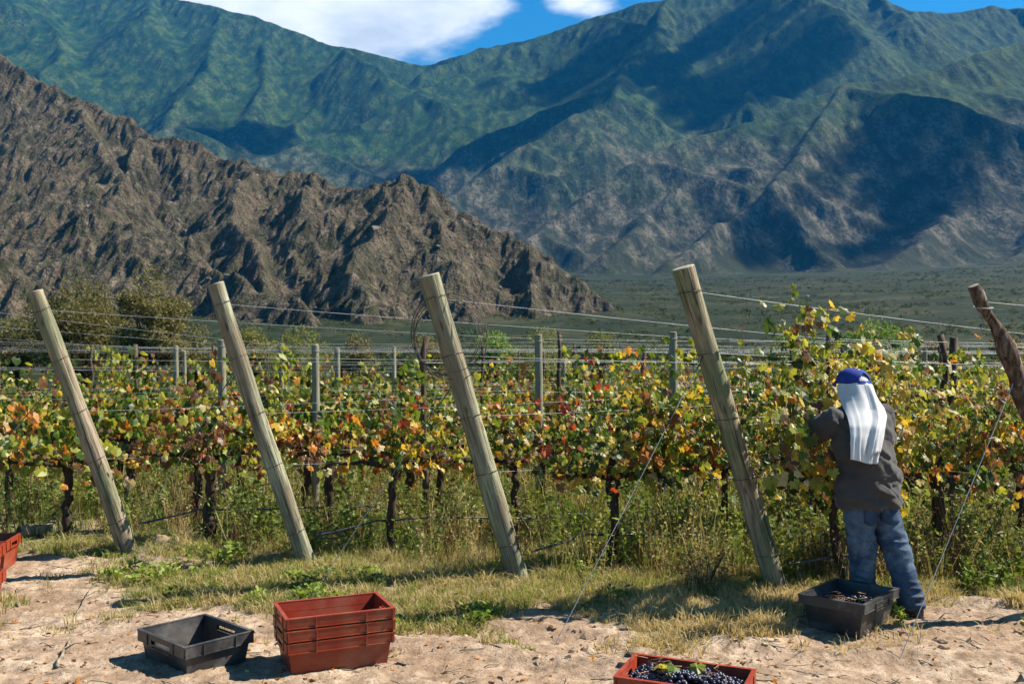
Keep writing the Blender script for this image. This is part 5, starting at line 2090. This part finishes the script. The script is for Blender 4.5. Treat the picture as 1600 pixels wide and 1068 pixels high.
def shirt_fold(p, nn):
    # long diagonal folds fanning from the right shoulder to the left hip, crumples at waist and sleeve
    q = p - Vector((2.47, 6.2, 1.25))
    diag = Vector((q.x * 0.7 + q.z * 0.75, q.y * 0.3, q.x * 0.55 - q.z * 0.35))
    f = 0.024 * rnoise(Vector((diag.x * 6.0, diag.y * 6, diag.z * 2.2)) + Vector((3, 1, 8)))
    f += 0.009 * rnoise(Vector((p.x * 9, p.y * 9, p.z * 14)) + Vector((1, 5, 2)))
    sw = math.sin(34 * (p.z * 0.85 + (p.x - 2.3) * 0.75) + 2.5 * mnoise.noise(p * 3.0))
    f += 0.012 * max(0, sw) ** 2 * min(1, max(0, (p.x - 2.24) / 0.12)) * min(1, max(0, (1.30 - p.z) / 0.1))
    low = max(0, 1 - abs(p.z - 0.86) / 0.14)
    f += 0.006 * low * math.sin(p.z * 60 + 10 * mnoise.noise(p * 5))
    g1 = mnoise.noise(Vector((diag.x * 5.5, diag.y * 4, diag.z * 1.6)) + Vector((7, 3, 1)))
    g2 = mnoise.noise(Vector((p.x * 7, p.y * 7, p.z * 9)) + Vector((4, 8, 2)))
    f -= 0.011 * math.exp(-(g1 / 0.07) ** 2) + 0.004 * math.exp(-(g2 / 0.06) ** 2)
    return f + 0.0016 * mnoise.noise(p * 45)


displace(sh, shirt_fold)
sho = link('shirt', sh, man)
sh.materials.clear()
sh.materials.append(SHIRT)

# jeans
m, nt, b = newmat('denim', 0.85, 0.15)
v = objco(nt)
n = noise_n(nt, v, 6, 5, 0.65)
n2 = noise_n(nt, mapped(nt, v, (260, 260, 60)), 1.0, 2, 0.5)
sxyz = N(nt, 'ShaderNodeSeparateXYZ')
nt.links.new(v, sxyz.inputs[0])
wear = ramp(nt, mth(nt, 'ADD', sxyz.outputs[2], mth(nt, 'MULTIPLY', n, 0.25)), [(0.25, 0.0), (0.50, 0.95), (0.78, 0.55), (0.95, 0.15)])
c = ramp(nt, n, [(0.32, (0.030, 0.050, 0.088)), (0.66, (0.050, 0.080, 0.125))])
c = mixc(nt, mth(nt, 'MULTIPLY', wear, ramp(nt, n, [(0.42, 0.0), (0.68, 0.9)])), c, (0.20, 0.26, 0.32))
c = mixc(nt, ramp(nt, n2, [(0.35, 0.35), (0.6, 0.0)]), c, (0.022, 0.035, 0.06))
nt.links.new(c, b.inputs['Base Color'])
DENIM = m
parts = [loft([(L_((2.368, 6.22, 0.70)), S_ * .165, F_ * .115), (L_((2.37, 6.22, 0.78)), S_ * .195, F_ * .138), (L_((2.37, 6.22, 0.88)), S_ * .190, F_ * .13), (L_((2.365, 6.22, 0.94)), S_ * .175, F_ * .12)], 28),
         tube([L_(LHIP + Vector((.01, 0, .02))), L_(LHIP.lerp(LKN, .35)), L_(LHIP.lerp(LKN, .7)), L_(LKN), L_(LKN.lerp(LAN, .4)), L_(LKN.lerp(LAN, .8)), L_(LAN - ZUP * .03)], [.098, .097, .086, .081, .076, .074, .075], 20),
         tube([L_(RHIP + Vector((-.01, 0, .02))), L_(RHIP.lerp(RKN, .35)), L_(RHIP.lerp(RKN, .7)), L_(RKN), L_(RKN.lerp(RAN, .4)), L_(RKN.lerp(RAN, .8)), L_(RAN - ZUP * .03)], [.098, .097, .085, .079, .074, .072, .073], 20)]
jm = remesh(parts, 0.007, 6, 'jeans')


def jean_fold(p, nn):
    k = math.exp(-((p.z - 0.47) / 0.13) ** 2) * 1.0 + math.exp(-((p.z - 0.16) / 0.10) ** 2) * 1.2 + 0.14
    f = 0.012 * k * rnoise(Vector((p.x * 5.5 + p.z * 4, p.y * 5, p.z * 19)) + Vector((2, 9, 4)))
    f += 0.004 * rnoise(Vector((p.x * 14, p.y * 14, p.z * 6)))
    g1 = mnoise.noise(Vector((p.x * 4.5 + p.z * 3.5, p.y * 4.5, p.z * 11)) + Vector((5, 2, 9)))
    f -= 0.008 * k * math.exp(-(g1 / 0.08) ** 2)
    return f + 0.003


displace(jm, jean_fold)
jo = link('jeans', jm, man)
jm.materials.clear()
jm.materials.append(DENIM)
SEAM = simple('denim_pocket', (0.020, 0.036, 0.070), (0.055, 0.085, 0.135), 9, 0.9, 0.1)
# back pockets, patches that hug the cloth
from mathutils.bvhtree import BVHTree
bv_ = BVHTree.FromPolygons([v_.co[:] for v_ in jm.vertices], [tuple(p_.vertices) for p_ in jm.polygons])
for cx in (2.290, 2.452):
    V, Fc = [], []
    nu, nv = 9, 9
    for iv in range(nv):
        for iu in range(nu):
            a, z_ = -1 + 2 * iu / (nu - 1), iv / (nv - 1)
            zz = 0.765 - 0.135 * z_ - (0.022 * (1 - abs(a)) if iv == nv - 1 else 0)
            o_ = Vector(L_(Vector((cx, 6.22, zz)) + S_ * a * (0.060 - 0.006 * z_)))
            h_ = bv_.ray_cast(o_ + B_ * 0.5, -B_)
            V.append(tuple((h_[0] if h_[0] else o_ + B_ * 0.12) + B_ * 0.004))
    for iv in range(nv - 1):
        for iu in range(nu - 1):
            k = iv * nu + iu
            Fc.append((k, k + 1, k + nu + 1, k + nu))
    po = MB().add(V, Fc).build('back_pocket', SEAM, man)
    md = po.modifiers.new('thick', 'SOLIDIFY')
    md.thickness = 0.003

# boots
BOOT = simple('boot_leather', (0.016, 0.013, 0.011), (0.06, 0.048, 0.038), 14, 0.6, 0.3, 0.3, 0.004)
for an, tw in ((RAN, 0.0), (LAN, 0.15)):
    g0 = gz1(an.x, an.y)
    fd = Vector((-0.30 - tw, 0.93, 0)).normalized()
    sd = Vector((fd.y, -fd.x, 0))
    c0 = Vector((an.x, an.y, g0))
    parts = [loft([(L_(c0 - fd * 0.075 + ZUP * 0.045), sd * 0.030, ZUP * 0.045), (L_(c0 - fd * 0.055 + ZUP * 0.05), sd * 0.044, ZUP * 0.05), (L_(c0 + fd * 0.03 + ZUP * 0.05), sd * 0.047, ZUP * 0.05),
                   (L_(c0 + fd * 0.12 + ZUP * 0.04), sd * 0.053, ZUP * 0.038), (L_(c0 + fd * 0.18 + ZUP * 0.032), sd * 0.046, ZUP * 0.030), (L_(c0 + fd * 0.205 + ZUP * 0.026), sd * 0.022, ZUP * 0.018)], 18),
             tube([L_(c0 + ZUP * 0.03 - fd * 0.01), L_(c0 + ZUP * 0.16 - fd * 0.012)], [0.055, 0.062], 16)]
    bm_ = remesh(parts, 0.007, 4, 'boot')
    bm_.materials.clear()
    bm_.materials.append(BOOT)
    bo = link('boot', bm_, man)
    out = [(-.078, .0), (-.07, .036), (-.02, .046), (.06, .05), (.14, .054), (.19, .042), (.213, .0)]
    ring = out + [(a, -w_) for a, w_ in out[-2:0:-1]]
    V = [L_(c0 + fd * a + sd * w_ + ZUP * -0.006) for a, w_ in ring] + [L_(c0 + fd * a + sd * w_ + ZUP * 0.018) for a, w_ in ring]
    n_ = len(ring)
    MB().add(V, [tuple(range(n_ - 1, -1, -1)), tuple(range(n_, 2 * n_))] + [(k, (k + 1) % n_, n_ + (k + 1) % n_, n_ + k) for k in range(n_)]).build('sole', BOOT, bo, smooth=False)

# cloth hanging from under the cap
m, nt, b = newmat('white_cloth', 0.9, 0.1)
v = objco(nt)
n = noise_n(nt, v, 6, 4, 0.6)
nt.links.new(ramp(nt, n, [(0.3, (0.58, 0.57, 0.56)), (0.7, (0.76, 0.75, 0.73))]), b.inputs['Base Color'])
t = N(nt, 'ShaderNodeBsdfTranslucent')
t.inputs[0].default_value = (0.75, 0.75, 0.75, 1)
mx = N(nt, 'ShaderNodeMixShader')
mx.inputs[0].default_value = 0.25
nt.links.new(b.outputs[0], mx.inputs[1])
nt.links.new(t.outputs[0], mx.inputs[2])
nt.links.new(mx.outputs[0], nt.nodes['Material Output'].inputs[0])
CLOTH = m
rows = [  # z, spine x, y, side shift, half width, back distance, wrap angle
    (1.612, 2.326, 6.373, 0.0, 0.025, 0.028, 2.6), (1.598, 2.326, 6.372, 0.0, 0.060, 0.070, 2.5), (1.568, 2.326, 6.371, 0.0, 0.084, 0.098, 2.4), (1.538, 2.327, 6.369, 0.0, 0.095, 0.110, 2.3), (1.518, 2.328, 6.364, 0.0, 0.103, 0.124, 2.2),
    (1.470, 2.328, 6.345, -0.004, 0.110, 0.134, 2.05), (1.420, 2.328, 6.322, -0.008, 0.124, 0.142, 1.85), (1.370, 2.330, 6.300, -0.014, 0.150, 0.152, 1.62), (1.320, 2.333, 6.278, -0.036, 0.160, 0.168, 1.42),
    (1.260, 2.338, 6.258, -0.084, 0.150, 0.184, 1.25), (1.190, 2.345, 6.245, -0.120, 0.138, 0.188, 1.15), (1.120, 2.350, 6.238, -0.148, 0.126, 0.188, 1.08), (1.060, 2.355, 6.232, -0.166, 0.118, 0.184, 1.02), (1.035, 2.357, 6.230, -0.170, 0.116, 0.182, 1.0)]
rz_ = np.array(rows)
tt = np.linspace(0, 1, len(rows))
NV, NU = 60, 150
Rr = np.stack([np.interp(np.linspace(0, 1, NV), tt, rz_[:, c_]) for c_ in range(7)], -1)
FOLDS = [(-0.86, -0.84, 0.11, 0.010), (-0.60, -0.50, 0.08, 0.013), (-0.30, -0.34, 0.16, 0.012), (-0.06, 0.05, 0.07, 0.019), (0.20, 0.14, 0.12, 0.011), (0.42, 0.52, 0.08, 0.017), (0.74, 0.70, 0.14, 0.012)]


def fold_h(a, f):
    h = 0.0
    for a0, a1, w, am in FOLDS:
        d = a - (a0 + (a1 - a0) * f + 0.035 * math.sin(f * 6 + a0 * 9))
        h += am * math.exp(-(d / (w if d < 0 else w * 0.65)) ** 2) * (0.75 + 0.35 * math.sin(f * 5 + a0 * 20))
    return h


V = []
for i in range(NV):
    z, sx_, sy_, off, hw, bd, th = Rr[i]
    f = i / (NV - 1)
    g = min(1, max(0, (f - 0.14) / 0.25))
    for j in range(NU):
        a = -1 + 2 * j / (NU - 1)
        w = a * th
        sn_ = math.sin(w) / (math.sin(min(th, PI / 2)))
        cw = math.cos(w)
        kb_ = min(1.0, max(0.0, (th - 1.15) / 0.85))
        fold = g * fold_h(a, f) + 0.004 * g * mnoise.noise(Vector((a * 5, f * 7, 2))) + 0.005 * g * rnoise(Vector((a * 2.2 + f * 3, f * 3.5 - a, 6)))
        dz = -0.014 * a * max(0, f - 0.6) / 0.4 - 0.008 * math.sin(a * 3.0 + 1) * max(0, f - 0.6) / 0.4
        p = Vector((sx_, sy_, z + dz)) + S_ * (off + hw * sn_) + B_ * bd * (kb_ * (cw if cw > 0 else cw * 0.8) + (1 - kb_) * (0.72 + 0.28 * cw)) + B_ * fold * max(cw, 0.25)
        V.append(L_(p))
Fc = [(i * NU + j, i * NU + j + 1, (i + 1) * NU + j + 1, (i + 1) * NU + j) for i in range(NV - 1) for j in range(NU - 1)]
cl_ = MB().add(V, np.array(Fc)).build('head_cloth', CLOTH, man)
md = cl_.modifiers.new('thick', 'SOLIDIFY')
md.thickness = 0.004
# overlapping second layer with a stepped, shorter hem
j0, j1, i0, i1 = 66, 128, 16, 51
V2 = []
for i in range(i0, i1 + 1):
    f = (i - i0) / (i1 - i0)
    for j in range(j0, j1 + 1):
        t = (j - j0) / (j1 - j0)
        p = Vector(V[i * NU + j])
        lift = 0.003 + 0.020 * f * math.sin(PI * min(1, t * 1.15 + 0.05)) ** 0.7 + 0.004 * math.sin(t * 9 + f * 3) * f
        p = p + B_ * lift + S_ * (0.018 * f * (t - 0.3)) + ZUP * (0.045 * t * f * (1 if t < 0.55 else 0.45) - 0.02 * f)
        V2.append(tuple(p))
nj = j1 - j0 + 1
Fc = [(i * nj + j, i * nj + j + 1, (i + 1) * nj + j + 1, (i + 1) * nj + j) for i in range(i1 - i0) for j in range(nj - 1)]
c2 = MB().add(V2, np.array(Fc)).build('cloth_layer', CLOTH, man)
md = c2.modifiers.new('thick', 'SOLIDIFY')
md.thickness = 0.003

# cap
CAP = simple('cap_cotton', (0.014, 0.030, 0.17), (0.028, 0.052, 0.26), 24, 0.85, 0.2, 0.2, 0.002)
e = MB()
cc = Vector((2.326, 6.372, 1.545))
upc = Vector((0.03, -0.06, 1)).normalized()
fwc = (F_ - upc * F_.dot(upc)).normalized()
sdc = fwc.cross(upc).normalized()
NA, NE = 56, 14
V, Fc = [], []
for i in range(NE):
    el = (i / (NE - 1)) * (PI / 2 * 0.985)
    for j in range(NA):
        az = 2 * PI * j / NA           # 0 = back
        rr = (math.cos(el) ** 0.80)
        zz = 0.103 * math.sin(el) ** 0.95
        pn = 1 + 0.008 * math.cos(az * 6)
        V.append(L_(cc + (-fwc * math.cos(az) * 0.122 + sdc * math.sin(az) * 0.106) * rr * pn + upc * (zz - 0.012)))
for i in range(NE - 1):
    for j in range(NA):
        az = (2 * PI * (j + 0.5) / NA + PI) % (2 * PI) - PI
        hgt = i + 0.5
        if 2 < hgt and ((az - 0.0) / 0.42) ** 2 + ((hgt - 2) / 4.6) ** 2 < 1:
            continue                    # adjuster opening at the back
        j2 = (j + 1) % NA
        Fc.append((i * NA + j, i * NA + j2, (i + 1) * NA + j2, (i + 1) * NA + j))
Fc.append(tuple((NE - 1) * NA + j for j in range(NA)))
cap = MB().add(V, Fc).build('cap', CAP, man)
md = cap.modifiers.new('thick', 'SOLIDIFY')
md.thickness = 0.003
V, Fq = ell(L_(cc + upc * 0.093), (0.008, 0.008, 0.005))
MB().add(V, Fq).build('button', CAP, cap)
V, Fc = [], []
for i in range(8):
    for j in range(21):
        a = -1.15 + 2.3 * j / 20
        rr = 1.0 + 0.36 * (i / 7) * math.cos(a * 0.9) ** 0.8
        V.append(L_(cc + fwc * math.cos(a) * 0.120 * rr + sdc * math.sin(a) * 0.105 * (1 + 0.05 * i / 7) + upc * (0.004 - 0.03 * (i / 7) - 0.02 * (math.sin(a)) ** 2 * i / 7)))
for i in range(7):
    for j in range(20):
        k = i * 21 + j
        Fc.append((k, k + 1, k + 22, k + 21))
br = MB().add(V, Fc).build('brim', CAP, cap)
md = br.modifiers.new('thick', 'SOLIDIFY')
md.thickness = 0.004
V, Fc = tube([L_(cc + (-fwc * math.cos(a) * 0.1235 + sdc * math.sin(a) * 0.1075) + upc * -0.004) for a in np.linspace(-0.55, 0.55, 9)], 0.007, 6)
MB().add(V, Fc).build('strap', CAP, cap)
